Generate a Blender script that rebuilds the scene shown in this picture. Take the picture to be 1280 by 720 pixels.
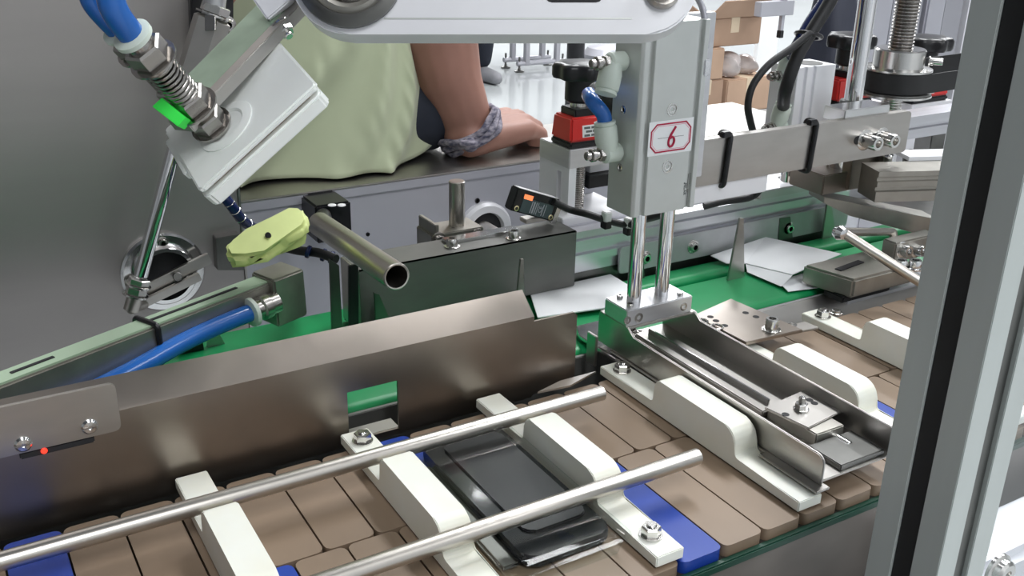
import bpy, bmesh, math, random
from mathutils import Vector, Matrix
random.seed(7)
for o in list(bpy.data.objects): bpy.data.objects.remove(o)
S = bpy.context.scene
COL = S.collection
PI = math.pi
# ------------------------------------------------------------------ camera
F = 1255.0; CX = 640.0; CY = 360.0; H = 0.3533
def _n(v): return v.normalized()
AX = _n(Vector((2900 - CX, -110 - CY, F)))
AY = Vector((-140 - CX, -170 - CY, F)); AY = _n(AY - AX * AX.dot(AY))
AZ = AX.cross(AY)
RT = Vector((AX.x, AY.x, AZ.x)); DN = Vector((AX.y, AY.y, AZ.y)); FW = Vector((AX.z, AY.z, AZ.z))
CAM = Vector((0, 0, H))
cd = bpy.data.cameras.new('camera'); cam = bpy.data.objects.new('camera', cd); COL.objects.link(cam)
cd.sensor_width = 36; cd.lens = F * 36 / 1280; cd.clip_start = .01; cd.clip_end = 200
m = Matrix((RT, -DN, -FW)).transposed().to_4x4(); m.translation = CAM
cam.matrix_world = m
S.camera = cam
# ------------------------------------------------------------------ world and hall lamps
W = bpy.data.worlds.new('hall'); S.world = W; W.use_nodes = True
bg = W.node_tree.nodes['Background']; bg.inputs[0].default_value = (.93, .96, 1, 1); bg.inputs[1].default_value = .42
def area(name, loc, target, sx, sy, power, col=(1, 1, 1)):
    l = bpy.data.lights.new(name, 'AREA'); l.shape = 'RECTANGLE'; l.size = sx; l.size_y = sy; l.energy = power; l.color = col
    o = bpy.data.objects.new(name, l); COL.objects.link(o); o.location = loc
    o.rotation_euler = (Vector(target) - Vector(loc)).to_track_quat('-Z', 'Y').to_euler()
    return o
for lx, ly, lw in ((2.3, 2.0, 105), (2.3, 6.0, 100), (6, 2.5, 120), (6, 7.5, 120), (9.8, 5, 110), (9.8, 11, 110), (5, 12, 120), (2.8, -2.2, 45), (-.1, -2.3, 60)):
    area('ceiling_lamp', (lx, ly, 3.3), (lx, ly, 0), .7, 2.6, lw, (.97, .985, 1))
S.view_settings.view_transform = 'Standard'; S.view_settings.look = 'None'
S.view_settings.gamma = 1; S.view_settings.use_curve_mapping = False
S.view_settings.exposure = 0.7
# ------------------------------------------------------------------ measuring helpers
def ray(x, y): return RT * (x - CX) + DN * (y - CY) + FW * F
def at(x, y, X=None, Y=None, z=None):
    d = ray(x, y)
    if X is not None: t = X / d.x
    elif Y is not None: t = Y / d.y
    else: t = (z - H) / d.z
    return CAM + d * t
def deep(x, y, d): return CAM + ray(x, y) * (d / F)
def V(*a): return Vector(a)
# ------------------------------------------------------------------ materials
MATS = {}
def mat(name, col, rough=.5, metal=0, spec=.5, noise=0, nscale=(30, 30, 30), bump=0, col2=None, trans=0, ior=1.45, alpha=1, sss=0, emit=None, estr=0, coat=0, rvar=0, sheen=0, nscale_d=3):
    if name in MATS: return MATS[name]
    M = bpy.data.materials.new(name); M.use_nodes = True; nt = M.node_tree; p = nt.nodes['Principled BSDF']
    p.inputs['Base Color'].default_value = (*col, 1); p.inputs['Roughness'].default_value = rough
    p.inputs['Metallic'].default_value = metal; p.inputs['Specular IOR Level'].default_value = spec
    p.inputs['Transmission Weight'].default_value = trans; p.inputs['IOR'].default_value = ior
    p.inputs['Alpha'].default_value = alpha; p.inputs['Coat Weight'].default_value = coat
    if sss: p.inputs['Subsurface Weight'].default_value = sss; p.inputs['Subsurface Radius'].default_value = (.006, .005, .004)
    if sheen: p.inputs['Sheen Weight'].default_value = sheen
    if emit: p.inputs['Emission Color'].default_value = (*emit, 1); p.inputs['Emission Strength'].default_value = estr
    if noise or bump or rvar:
        tc = nt.nodes.new('ShaderNodeTexCoord'); mp = nt.nodes.new('ShaderNodeMapping'); mp.inputs['Scale'].default_value = nscale
        nz = nt.nodes.new('ShaderNodeTexNoise'); nz.inputs['Scale'].default_value = 1; nz.inputs['Detail'].default_value = nscale_d
        nt.links.new(tc.outputs['Object'], mp.inputs[0]); nt.links.new(mp.outputs[0], nz.inputs['Vector'])
        if noise:
            mx = nt.nodes.new('ShaderNodeMix'); mx.data_type = 'RGBA'
            c2 = col2 or tuple(c * (1 - noise) for c in col)
            mx.inputs[6].default_value = (*col, 1); mx.inputs[7].default_value = (*c2, 1)
            rp = nt.nodes.new('ShaderNodeMapRange'); rp.inputs[1].default_value = .35; rp.inputs[2].default_value = .68
            nt.links.new(nz.outputs[0], rp.inputs[0]); nt.links.new(rp.outputs[0], mx.inputs[0]); nt.links.new(mx.outputs[2], p.inputs['Base Color'])
        if rvar:
            rr = nt.nodes.new('ShaderNodeMapRange'); rr.inputs[1].default_value = .3; rr.inputs[2].default_value = .7
            rr.inputs[3].default_value = max(.02, rough - rvar); rr.inputs[4].default_value = rough + rvar
            nt.links.new(nz.outputs[0], rr.inputs[0]); nt.links.new(rr.outputs[0], p.inputs['Roughness'])
        if bump:
            b = nt.nodes.new('ShaderNodeBump'); b.inputs['Strength'].default_value = bump; b.inputs['Distance'].default_value = .001
            nt.links.new(nz.outputs[0], b.inputs['Height']); nt.links.new(b.outputs[0], p.inputs['Normal'])
    MATS[name] = M; return M
mat('steel', (.50, .48, .455), .34, 1, noise=.10, nscale=(20, 20, 60), rvar=.05)
mat('steel_hood', (.17, .17, .16), .45, .55, noise=.10, nscale=(20, 20, 60), rvar=.05)
mat('steel_green_reflect', (.36, .47, .36), .4, .6, noise=.2, nscale=(40, 40, 40))  # plain steel, a green reflection put into its base colour
mat('steel_guide', (.34, .30, .265), .33, 1, noise=.16, nscale=(16, 16, 16), rvar=.06)
mat('steel_wall', (.41, .385, .375), .46, 1, noise=.05, nscale=(3, 3, 30), rvar=.02)
mat('steel_rod', (.54, .51, .47), .30, 1, noise=.08, nscale=(20, 60, 60), rvar=.02)
mat('steel_strip', (.52, .52, .54), .42, .45, noise=.1, nscale=(60, 60, 60))
mat('steel_bright', (.74, .74, .74), .16, 1, noise=.1, nscale=(60, 60, 60))
mat('chrome', (.82, .82, .83), .07, 1)
mat('bolt_steel', (.66, .65, .63), .2, 1)
mat('nut_steel', (.42, .40, .38), .26, 1)
mat('steel_dark', (.2, .2, .19), .35, 1, noise=.2, nscale=(40, 40, 40))
mat('cast_steel', (.40, .385, .35), .42, .9, noise=.15, nscale=(50, 50, 50), bump=.1)
mat('aluminium', (.66, .66, .68), .36, .85, noise=.08, nscale=(8, 8, 160))
mat('aluminium_rail', (.70, .70, .74), .33, .85, noise=.08, nscale=(6, 160, 160))
mat('anodised', (.60, .62, .60), .38, .45, noise=.06, nscale=(40, 40, 40))
mat('anodised_post', (.56, .60, .585), .42, .3, noise=.05, nscale=(60, 60, 4))
mat('painted_arm', (.82, .82, .85), .38, .1, noise=.04, nscale=(20, 20, 20))
mat('painted_panel', (.50, .50, .55), .4, .35, noise=.04, nscale=(12, 12, 12))
mat('white_plastic', (.90, .92, .86), .38, noise=.1, col2=(.85, .84, .72), nscale=(14, 14, 14), sss=.12)
mat('white_head', (.90, .93, .90), .35, sss=.05)
mat('slat_brown', (.27, .195, .135), .42, noise=.2, nscale=(14, 14, 14), bump=.08)
mat('slat_blue', (.012, .05, .33), .36)
mat('gap_dark', (.03, .025, .02), .7)
mat('belt_green', (.008, .30, .095), .38, noise=.15, nscale=(18, 18, 18))
mat('edge_green', (.006, .05, .03), .3)
mat('black_plastic', (.012, .012, .014), .3)
mat('black_rubber', (.015, .015, .016), .5)
mat('black_matte', (.02, .02, .022), .7)
mat('red_plastic', (.62, .022, .018), .28, coat=.3)
mat('blue_tube', (.014, .12, .44), .25, coat=.3)
mat('navy_tube', (.01, .02, .09), .25)
mat('fitting', (.62, .69, .62), .4, sss=.05)
mat('tan_slot', (.42, .30, .20), .6)
mat('paper', (.86, .87, .88), .5)
mat('sticker', (.84, .86, .87), .5)
mat('red_ink', (.42, .008, .05), .5)
mat('grey_ink', (.12, .13, .13), .5)
mat('pink_ink', (.8, .3, .4), .5)
mat('foam_yellow', (.62, .70, .26), .5, noise=.1, nscale=(40, 40, 40), sss=.15)
mat('tag_green', (.05, .92, .10), .5)
mat('top_green_reflect', (.42, .55, .40), .4, .3)  # green reflection on the bar's top face, painted as a flat colour
mat('sensor_body', (.012, .014, .015), .16)
mat('sensor_label', (.05, .075, .08), .35)
mat('brass', (.75, .66, .40), .25, 1)
mat('lamp_orange', (.7, .18, .08), .3, emit=(1, .25, .08), estr=.6)
mat('lamp_red', (.7, .02, .01), .3, emit=(1, .04, .02), estr=1.2)
mat('skin', (.37, .19, .145), .5, noise=.22, nscale=(16, 16, 16), sss=.15)
mat('shirt', (.50, .55, .375), .85, noise=.12, nscale=(6, 6, 6), sheen=.2)
mat('trousers', (.018, .022, .035), .85, noise=.2, nscale=(30, 30, 30))
mat('hair', (.012, .01, .009), .5)
mat('band', (.06, .06, .10), .8, noise=.7, col2=(.38, .35, .40), nscale=(130, 130, 260), bump=.4)
mat('cardboard', (.40, .265, .185), .8, noise=.1, nscale=(5, 5, 5))
mat('cardboard_light', (.50, .34, .24), .8, noise=.1, nscale=(5, 5, 5))
mat('plastic_wrap', (.75, .68, .66), .15, trans=.35, noise=.3, nscale=(12, 12, 12), bump=.5)
mat('tape', (.62, .50, .36), .3)
mat('floor', (.52, .545, .55), .16, noise=.10, nscale=(.8, .8, .8), coat=.2)
mat('wall', (.74, .75, .76), .8, noise=.05, nscale=(1, 1, 1))
mat('ceiling', (.22, .22, .23), .8, noise=.15, nscale=(1, 1, 1))
mat('panel_brown', (.23, .205, .185), .4, .5, noise=.35, nscale=(9, 9, 14), rvar=.08)
mat('cabinet_grey', (.42, .42, .46), .35, .3, noise=.1, nscale=(3, 3, 3))
mat('navy_cover', (.05, .055, .08), .6, noise=.3, nscale=(6, 6, 6))
mat('shoe', (.30, .30, .32), .6)
mat('blue_bin', (.12, .22, .62), .45)
mat('label_white', (.8, .8, .8), .5)
def glassmat(name, col, rough, alpha):
    M = bpy.data.materials.new(name); M.use_nodes = True; nt = M.node_tree; nt.nodes.remove(nt.nodes['Principled BSDF'])
    g = nt.nodes.new('ShaderNodeBsdfGlossy'); g.inputs['Roughness'].default_value = rough
    t = nt.nodes.new('ShaderNodeBsdfTransparent'); t.inputs[0].default_value = (*col, 1)
    lw_ = nt.nodes.new('ShaderNodeLayerWeight'); pw = nt.nodes.new('ShaderNodeMath'); pw.operation = 'POWER'; pw.inputs[1].default_value = 4; nt.links.new(lw_.outputs['Facing'], pw.inputs[0])
    f = nt.nodes.new('ShaderNodeMath'); f.operation = 'MULTIPLY'; f.inputs[1].default_value = .55; nt.links.new(pw.outputs[0], f.inputs[0])
    a = nt.nodes.new('ShaderNodeMath'); a.operation = 'ADD'; a.inputs[1].default_value = alpha
    mx = nt.nodes.new('ShaderNodeMixShader'); out = nt.nodes['Material Output']
    nt.links.new(f.outputs[0], a.inputs[0]); nt.links.new(a.outputs[0], mx.inputs[0]); nt.links.new(t.outputs[0], mx.inputs[1]); nt.links.new(g.outputs[0], mx.inputs[2]); nt.links.new(mx.outputs[0], out.inputs[0])
    MATS[name] = M
glassmat('clear_pet', (.94, .96, .95), .07, .02)
glassmat('acrylic', (.96, .97, .98), .08, .06)
# ------------------------------------------------------------------ object helpers
def thing(name, label, cat, loc=(0, 0, 0), group=None):
    o = bpy.data.objects.new(name, None); COL.objects.link(o); o.location = loc; o.empty_display_size = .02
    o['label'] = label; o['category'] = cat
    if group: o['group'] = group
    return o
def tag(o, label, cat, group=None):
    o['label'] = label; o['category'] = cat
    if group: o['group'] = group
    return o
def struct(o): o['kind'] = 'structure'; return o
def top_of(o):
    while o.parent: o = o.parent
    return o
def fin(name, bm, material, parent=None, smooth=True, ang=35):
    bmesh.ops.recalc_face_normals(bm, faces=bm.faces)
    me = bpy.data.meshes.new(name); bm.to_mesh(me); bm.free()
    for mm in (material if isinstance(material, list) else [material]): me.materials.append(MATS[mm])
    if smooth:
        for p in me.polygons: p.use_smooth = True
        me.set_sharp_from_angle(angle=math.radians(ang))
    o = bpy.data.objects.new(name, me); COL.objects.link(o)
    if parent:
        me.transform(Matrix.Translation(-top_of(parent).location)); o.parent = parent
    else:
        xs = [v.co.x for v in me.vertices]; ys = [v.co.y for v in me.vertices]; zs = [v.co.z for v in me.vertices]
        c = V((min(xs) + max(xs)) / 2, (min(ys) + max(ys)) / 2, min(zs))
        me.transform(Matrix.Translation(-c)); o.location = c
    return o
def bev(bm, w, seg=2):
    if w: bmesh.ops.bevel(bm, geom=bm.edges[:], offset=w, segments=seg, affect='EDGES', clamp_overlap=True)
def g_hex(bm, c, ax, h):
    """oriented box: centre, three unit axes, three half sizes"""
    vs = []
    for sx in (-1, 1):
        for sy in (-1, 1):
            for sz in (-1, 1): vs.append(bm.verts.new(Vector(c) + ax[0] * sx * h[0] + ax[1] * sy * h[1] + ax[2] * sz * h[2]))
    for f in ((0, 1, 3, 2), (4, 6, 7, 5), (0, 4, 5, 1), (2, 3, 7, 6), (0, 2, 6, 4), (1, 5, 7, 3)): bm.faces.new([vs[i] for i in f])
EX = (V(1, 0, 0), V(0, 1, 0), V(0, 0, 1))
def box(name, x0, x1, y0, y1, z0, z1, mt, parent=None, b=.0008):
    bm = bmesh.new(); g_hex(bm, ((x0 + x1) / 2, (y0 + y1) / 2, (z0 + z1) / 2), EX, (abs(x1 - x0) / 2, abs(y1 - y0) / 2, abs(z1 - z0) / 2)); bev(bm, b)
    return fin(name, bm, mt, parent)
def obox(name, c, ax, h, mt, parent=None, b=.0008):
    bm = bmesh.new(); g_hex(bm, c, ax, h); bev(bm, b); return fin(name, bm, mt, parent)
def frame_of(d):
    d = d.normalized(); a = V(0, 0, 1) if abs(d.z) < .9 else V(1, 0, 0)
    u = d.cross(a).normalized(); return u, u.cross(d) * -1, d
def g_lathe(bm, p, d, prof, n=24, close=True):
    u, v, d = frame_of(d); rings = []
    for r, h in prof:
        c = Vector(p) + d * h
        if r <= 1e-6: rings.append([bm.verts.new(c)])
        else: rings.append([bm.verts.new(c + (u * math.cos(2 * PI * i / n) + v * math.sin(2 * PI * i / n)) * r) for i in range(n)])
    for a, b in zip(rings, rings[1:]):
        for i in range(n):
            j = (i + 1) % n
            if len(a) == 1 and len(b) == 1: continue
            if len(a) == 1: bm.faces.new((a[0], b[j], b[i]))
            elif len(b) == 1: bm.faces.new((a[i], a[j], b[0]))
            else: bm.faces.new((a[i], a[j], b[j], b[i]))
    if close:
        if len(rings[0]) > 1: bm.faces.new(rings[0])
        if len(rings[-1]) > 1: bm.faces.new(rings[-1])
def lathe(name, p, d, prof, mt, parent=None, n=24, close=True):
    bm = bmesh.new(); g_lathe(bm, p, d, prof, n, close); return fin(name, bm, mt, parent)
def g_cyl(bm, p0, p1, r, n=24, c=.0006, r2=None):
    d = Vector(p1) - Vector(p0); L = d.length; r2 = r if r2 is None else r2; c = min(c, r * .3, L * .3)
    g_lathe(bm, p0, d, [(r - c, 0), (r, c), (r2, L - c), (r2 - c, L)], n)
def cyl(name, p0, p1, r, mt, parent=None, n=24, c=.0006, r2=None):
    bm = bmesh.new(); g_cyl(bm, p0, p1, r, n, c, r2); return fin(name, bm, mt, parent)
def g_prism(bm, pts, ext):
    a = [bm.verts.new(Vector(p)) for p in pts]; b = [bm.verts.new(Vector(p) + ext) for p in pts]
    bm.faces.new(a); bm.faces.new(b[::-1]); n = len(a)
    for i in range(n): bm.faces.new((a[i], a[(i + 1) % n], b[(i + 1) % n], b[i]))
def prism(name, pts, ext, mt, parent=None, b=0, seg=2):
    bm = bmesh.new(); g_prism(bm, pts, Vector(ext)); bev(bm, b, seg); return fin(name, bm, mt, parent)
def smooth_path(pts, k=6):
    pts = [Vector(p) for p in pts]
    if len(pts) < 3: return pts
    out = []
    for i in range(len(pts) - 1):
        p0 = pts[max(0, i - 1)]; p1 = pts[i]; p2 = pts[i + 1]; p3 = pts[min(len(pts) - 1, i + 2)]
        for s in range(k):
            t = s / k
            out.append(.5 * ((2 * p1) + (p2 - p0) * t + (2 * p0 - 5 * p1 + 4 * p2 - p3) * t * t + (3 * p1 - p0 - 3 * p2 + p3) * t ** 3))
    return out + [pts[-1]]
def g_tube(bm, pts, r, n=12, closed=False):
    rs = r if isinstance(r, (list, tuple)) else None; prev = None; rings = []; N = len(pts)
    for i, p in enumerate(pts):
        a = pts[(i - 1) % N] if closed or i else pts[0]; b = pts[(i + 1) % N] if closed or i < N - 1 else pts[-1]
        d = (b - a).normalized()
        if prev is None: u = frame_of(d)[0]
        else: u = (prev - d * prev.dot(d)).normalized()
        prev = u; w = d.cross(u); rr = rs[min(len(rs) - 1, int(i * len(rs) / N))] if rs else r
        rings.append([bm.verts.new(p + (u * math.cos(2 * PI * k / n) + w * math.sin(2 * PI * k / n)) * rr) for k in range(n)])
    pr = list(zip(rings, rings[1:])) + ([(rings[-1], rings[0])] if closed else [])
    for a, b in pr:
        for k in range(n): bm.faces.new((a[k], a[(k + 1) % n], b[(k + 1) % n], b[k]))
    if not closed: bm.faces.new(rings[0]); bm.faces.new(rings[-1])
def tube(name, pts, r, mt, parent=None, n=12, k=6, closed=False):
    bm = bmesh.new(); g_tube(bm, smooth_path(pts, k) if not closed else [Vector(p) for p in pts], r, n, closed); return fin(name, bm, mt, parent, ang=60)
def text(name, s, origin, ux, uy, size, mt, parent, off=0.0003):
    cu = bpy.data.curves.new(name, 'FONT'); cu.body = s; cu.size = size; cu.align_x = 'CENTER'; cu.align_y = 'CENTER'; cu.extrude = .0001
    t = bpy.data.objects.new(name, cu); me = bpy.data.meshes.new_from_object(t); bpy.data.objects.remove(t)
    n = ux.cross(uy).normalized(); M = Matrix((ux.normalized(), uy.normalized(), n)).transposed().to_4x4(); M.translation = Vector(origin) + n * off
    me.transform(M); me.materials.clear(); me.materials.append(MATS[mt]); me.name = name
    me.transform(Matrix.Translation(-top_of(parent).location))
    o = bpy.data.objects.new(name, me); COL.objects.link(o); o.parent = parent; return o
def copy_tree(o, loc=None, parent=None, label=None):
    c = o.copy(); COL.objects.link(c); c.parent = parent
    if loc is not None: c.location = loc
    if label: c['label'] = label
    for ch in o.children: copy_tree(ch, None, c)
    return c
def g_cap(bm, p, d, r, h, sock=True, washer=True, n=20):
    """socket head cap screw standing on p along d"""
    d = Vector(d).normalized(); p = Vector(p); o = 0
    if washer: g_lathe(bm, p, d, [(r * 1.45, -.0004), (r * 1.45, .0007), (r * 1.3, .001), (0, .001)], n); o = .001
    if sock: g_lathe(bm, p, d, [(r, o), (r, h * .88), (r * .9, h), (r * .55, h), (r * .5, h - r * .8), (0, h - r * .8)], n)
    else: g_lathe(bm, p, d, [(r, o), (r, h * .85), (r * .85, h), (0, h)], n)
def cap(parent, p, d=(0, 0, 1), r=.0042, h=.006, mt='bolt_steel', name='bolt', **k):
    bm = bmesh.new(); g_cap(bm, p, d, r, h, **k); return fin(name, bm, mt, parent)
def g_hexnut(bm, p, d, r, h):
    g_lathe(bm, p, d, [(r * .9, 0), (r, h * .12), (r, h * .88), (r * .88, h)], 6)
def hexnut(parent, p, d, r, h, mt='bolt_steel', name='nut', stud=0):
    bm = bmesh.new(); g_lathe(bm, p, d, [(r * 1.2, -.0004), (r * 1.2, .001), (0, .001)], 20)
    p = Vector(p); d = Vector(d).normalized(); g_hexnut(bm, p + d * .001, d, r, h)
    if stud: g_cyl(bm, p, p + d * (h + stud), r * .52, 14)
    return fin(name, bm, mt, parent, ang=25)
def g_thread(bm, p0, p1, r, pitch, n=14, depth=.12):
    d = Vector(p1) - Vector(p0); L = d.length; prof = [(0, 0)]; k = int(L / pitch)
    for i in range(k):
        prof += [(r * (1 - depth), i * pitch), (r, (i + .3) * pitch), (r, (i + .6) * pitch), (r * (1 - depth), (i + .95) * pitch)]
    prof += [(0, k * pitch)]
    g_lathe(bm, p0, d, prof, n, close=False)
def thread(name, p0, p1, r, pitch, mt, parent, n=16, depth=.12):
    bm = bmesh.new(); g_thread(bm, p0, p1, r, pitch, n, depth); return fin(name, bm, mt, parent, ang=20)
def plate_cells(name, xs, zs, skip, mk, thick, mt, parent=None, b=0):
    """plate in a plane made of grid cells, cells in skip are open; mk(u,v) -> point"""
    bm = bmesh.new(); vv = {}
    def gv(i, j):
        if (i, j) not in vv: vv[(i, j)] = bm.verts.new(mk(xs[i], zs[j]))
        return vv[(i, j)]
    for i in range(len(xs) - 1):
        for j in range(len(zs) - 1):
            if (i, j) in skip: continue
            bm.faces.new((gv(i, j), gv(i + 1, j), gv(i + 1, j + 1), gv(i, j + 1)))
    r = bmesh.ops.extrude_face_region(bm, geom=bm.faces[:])
    for v in r['geom']:
        if isinstance(v, bmesh.types.BMVert): v.co += Vector(thick)
    return fin(name, bm, mt, parent)
def rrect(cx, cz, w, h, r, n=5, corners=(1, 1, 1, 1)):
    out = []
    for k, (sx, sz, a0) in enumerate(((1, 1, 0), (-1, 1, 90), (-1, -1, 180), (1, -1, 270))):
        x = cx + sx * (w / 2 - r); z = cz + sz * (h / 2 - r)
        if corners[k]:
            for i in range(n + 1):
                a = math.radians(a0 + 90 * i / n); out.append((x + r * math.cos(a), z + r * math.sin(a)))
        else: out.append((cx + sx * w / 2, cz + sz * h / 2))
    return out
# ================================================================== SETTING
ZF = -.85
fl = struct(box('floor', -8, 14, -4, 16, ZF - .1, ZF, 'floor', None, 0))
struct(box('wall_back', -8, 14, 15, 15.2, ZF, 4, 'wall', None, 0))
struct(box('wall_right', 13.8, 14, -4, 15, ZF, 4, 'wall', None, 0))
struct(box('wall_left', -8.2, -8, -4, 15, ZF, 4, 'wall', None, 0))
struct(box('wall_front', -8, 14, -4.2, -4, ZF, 4, 'wall', None, 0))
struct(box('ceiling', -8.2, 14, -4.2, 15.2, 4, 4.1, 'ceiling', None, 0))
# machine cabinet at the left: a tall stainless face with an edge lip
XE = at(298, 240, Y=.935).x
cab = thing('machine_cabinet', 'tall grey stainless steel machine cabinet behind the slanted rod', 'cabinet', (-.35, 1.0, ZF))
box('body', -1.2, XE, .935, .975, -.62, .95, 'steel_wall', cab, .0015)
box('edge_lip', XE - .001, XE + .0012, .933, .955, -.62, .95, 'steel', cab, .0004)
box('plinth', -1.18, XE - .02, .94, .975, ZF, -.615, 'steel_dark', cab, .001)
# bench ledge of the machine
ZB = .05; YB = at(393, 239, z=ZB).y
bench = thing('machine_ledge', 'long steel ledge over a pale lilac machine panel', 'ledge', (.8, YB, ZF))
box('top', XE + .002, 1.04, YB, YB + .15, ZB - .003, ZB, 'steel', bench, .0008)
box('lip', XE + .002, 1.04, YB, YB + .002, ZB - .012, ZB - .002, 'painted_panel', bench, .0005)
HOLE = at(608, 284, Y=YB + .003)
plate_cells('front_panel', [XE + .002, 1.04], [-.62, ZB - .010], set(), lambda u, w: V(u, YB + .003, w), (0, .004, 0), 'painted_panel', bench)
box('foot', XE + .05, 1.02, YB + .01, YB + .14, ZF, -.615, 'steel_dark', bench, .001)
a = at(383, 243, Y=YB - .0005); c = at(422, 249, Y=YB - .0005)
prism('slot', [at(384, 242, Y=YB - .0006), at(415, 238, Y=YB - .0006), at(422, 246, Y=YB - .0006), at(392, 250, Y=YB - .0006)], (0, .0015, 0), 'black_matte', bench)
for px, py, r in ((460, 293, .0022), (597, 251, .003), (371, 266, .0012)):
    p = at(px, py, Y=YB + .0022); lathe('screw_hole', p + V(0, .001, 0), V(0, -1, 0), [(r, 0), (r, .0012), (r * .7, .0012), (r * .65, .0002), (0, .0002)], 'black_matte', bench, 14)
# shaft bearing in the lilac panel, the clamp and the upright pin in front of it
bearing = thing('shaft_bearing', 'round pale ring bearing with dark bore in the lilac panel', 'bearing', at(605, 285, Y=YB))
p = at(604, 287, Y=YB + .003)
lathe('ring', p, V(0, -1, 0), [(.034, 0), (.034, .006), (.031, .010), (.023, .010), (.021, .001)], 'painted_arm', bearing, 40, False)
lathe('bore', p, V(0, -1, 0), [(.0215, .0005), (.0215, .004), (.012, .004), (0, .004)], 'black_matte', bearing, 32)
cyl('shaft', p, at(622, 300, Y=.80), .0105, 'steel_rod', bearing, 24)
# ================================================================== BROWN SLAT CONVEYOR
PITCH = .0314; Y0 = .344; YS = .4525; Y1 = .547
conv = thing('slat_conveyor', 'brown slat conveyor with blue marker slats running under the guide rods', 'conveyor', (.35, .45, -.12))
bm = bmesh.new(); L = YS - Y0
def slat_mesh(name, y0, y1, mt):
    bm = bmesh.new(); pts = rrect(0, (y0 + y1) / 2, PITCH - .0012, y1 - y0 - .0012, .0045, 3)
    g_prism(bm, [V(x, y, -.009) for x, y in pts], V(0, 0, .0082))
    tops = [f for f in bm.faces if all(v.co.z > -.0015 for v in f.verts)]
    r = bmesh.ops.inset_region(bm, faces=tops, thickness=.0012, depth=.0009)
    o = fin(name, bm, mt, conv, ang=50); me = o.data; bpy.data.objects.remove(o)
    me.transform(Matrix.Translation(conv.location)); return me
ms = {k: slat_mesh('slat', *a) for k, a in {'fb': (Y0, YS, 'slat_brown'), 'fu': (Y0, YS, 'slat_blue'), 'bb': (YS, Y1, 'slat_brown'), 'bu': (YS, Y1, 'slat_blue')}.items()}
def put_slat(me, x):
    o = bpy.data.objects.new('slat', me); COL.objects.link(o); o.parent = conv; o.location = V(x, 0, 0) - conv.location
gf = .3535; gb = .1852
for k in range(-12, 22):
    x = gf + (k - .5) * PITCH
    put_slat(ms['fu' if k in (0, -7, 7) else 'fb'], x)
    x = gb + (k + .5) * PITCH
    put_slat(ms['bu' if k in (-6, 1) else 'bb'], x)
box('carrier', -.25, 1.05, Y0 + .001, Y1 + .004, -.03, -.0088, 'gap_dark', conv, 0)
box('wear_strip', -.25, 1.05, Y0 - .004, Y0 + .0005, -.013, -.0075, 'edge_green', conv, .0008)
box('side_frame', -.25, 1.05, Y0 - .003, Y0 + .004, -.12, -.0125, 'panel_brown', conv, .0008)
box('rear_frame', -.25, 1.05, Y1 + .002, Y1 + .006, -.12, -.009, 'steel_dark', conv, .0005)
for x in (-.2, .35, .95): box('stand', x - .03, x + .03, .42, .48, ZF, -.03, 'steel_dark', conv, .001)
# lower steel tray in front of the conveyor
lt = tag(box('drip_tray', -.3, 1.05, .279, Y0 - .002, -.125, -.118, 'panel_brown', None, .0008), 'wide stained steel tray below the front edge of the slats', 'tray')
# ================================================================== WHITE FLIGHTS
def flight(x0, bolt_back, label):
    """white machined plastic block: low bar across the belt with a tall fin in its middle"""
    w = .0195; ya, yb = .348, .5555; fa, fb = (.406, .4900)
    t = thing('conveyor_flight', label, 'conveyor flight', (x0 + w / 2, (ya + yb) / 2, 0), 'white flights bolted across the slats')
    zb, zf = .0072, .0265
    ys = []
    # outline in the y-z plane; rounded shoulders
    def arc(cy, cz, r, a0, a1, n=5): return [(cy + r * math.cos(math.radians(a0 + (a1 - a0) * i / n)), cz + r * math.sin(math.radians(a0 + (a1 - a0) * i / n))) for i in range(n + 1)]
    if bolt_back:
        out = [(ya, 0), (yb, 0), (yb, zb)] + arc(fb + .003, zb + .003, .003, 270, 180, 3) + arc(fb - .006, zf - .006, .006, 0, 90) + arc(fa + .012, zf - .012, .012, 90, 180) + arc(fa - .004, zb + .004, .004, 0, -90, 4) + [(ya, zb)]
    else:
        out = [(ya, 0), (yb, 0), (yb, zb)] + arc(fb + .003, zb + .003, .003, 270, 180, 3) + arc(fb - .008, zf - .008, .008, 0, 90) + arc(fa + .012, zf - .012, .012, 90, 180) + arc(fa - .003, zb + .003, .003, 0, -90, 3) + [(ya, zb)]
    prism('body', [V(x0, y, z) for y, z in out], (w, 0, 0), 'white_plastic', t, .0006)
    yb_ = .5405 if bolt_back else .366
    hexnut(t, V(x0 + w / 2, yb_, zb), V(0, 0, 1), .0058, .0055, 'bolt_steel', 'nut', .0022)
    return t
flight(.0955, False, 'white plastic conveyor flight left of the two bare brown slats, half under the long rod')
flight(.2035, True, 'white plastic conveyor flight touching the left side of the clear tray')
flight(.3065, False, 'white plastic conveyor flight between the clear tray and the blue slat')
flight(.4150, True, 'big white plastic conveyor flight right beside the steel pusher channel')
flight(.5300, False, 'white plastic conveyor flight on the far side of the steel pusher channel')
flight(.6290, True, 'white plastic conveyor flight beside the aluminium door post')
# ================================================================== GUIDE RODS
RZ = .022
rods = []
for y, x1, lab in ((.497, .375, 'long bare steel rod running along the foot of the steel guide plate'), (.4005, .379, 'bare steel rod crossing over the front of the clear tray')):
    o = cyl('guide_rod', V(-.35, y, RZ), V(x1, y, RZ), .0052, 'steel_rod', None, 28, .0008); tag(o, lab, 'rod')
rb = tag(box('rod_holder', -.37, -.335, .385, .512, -.01, .034, 'aluminium', None, .001), 'aluminium block that holds the two guide rods', 'bracket')
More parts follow.
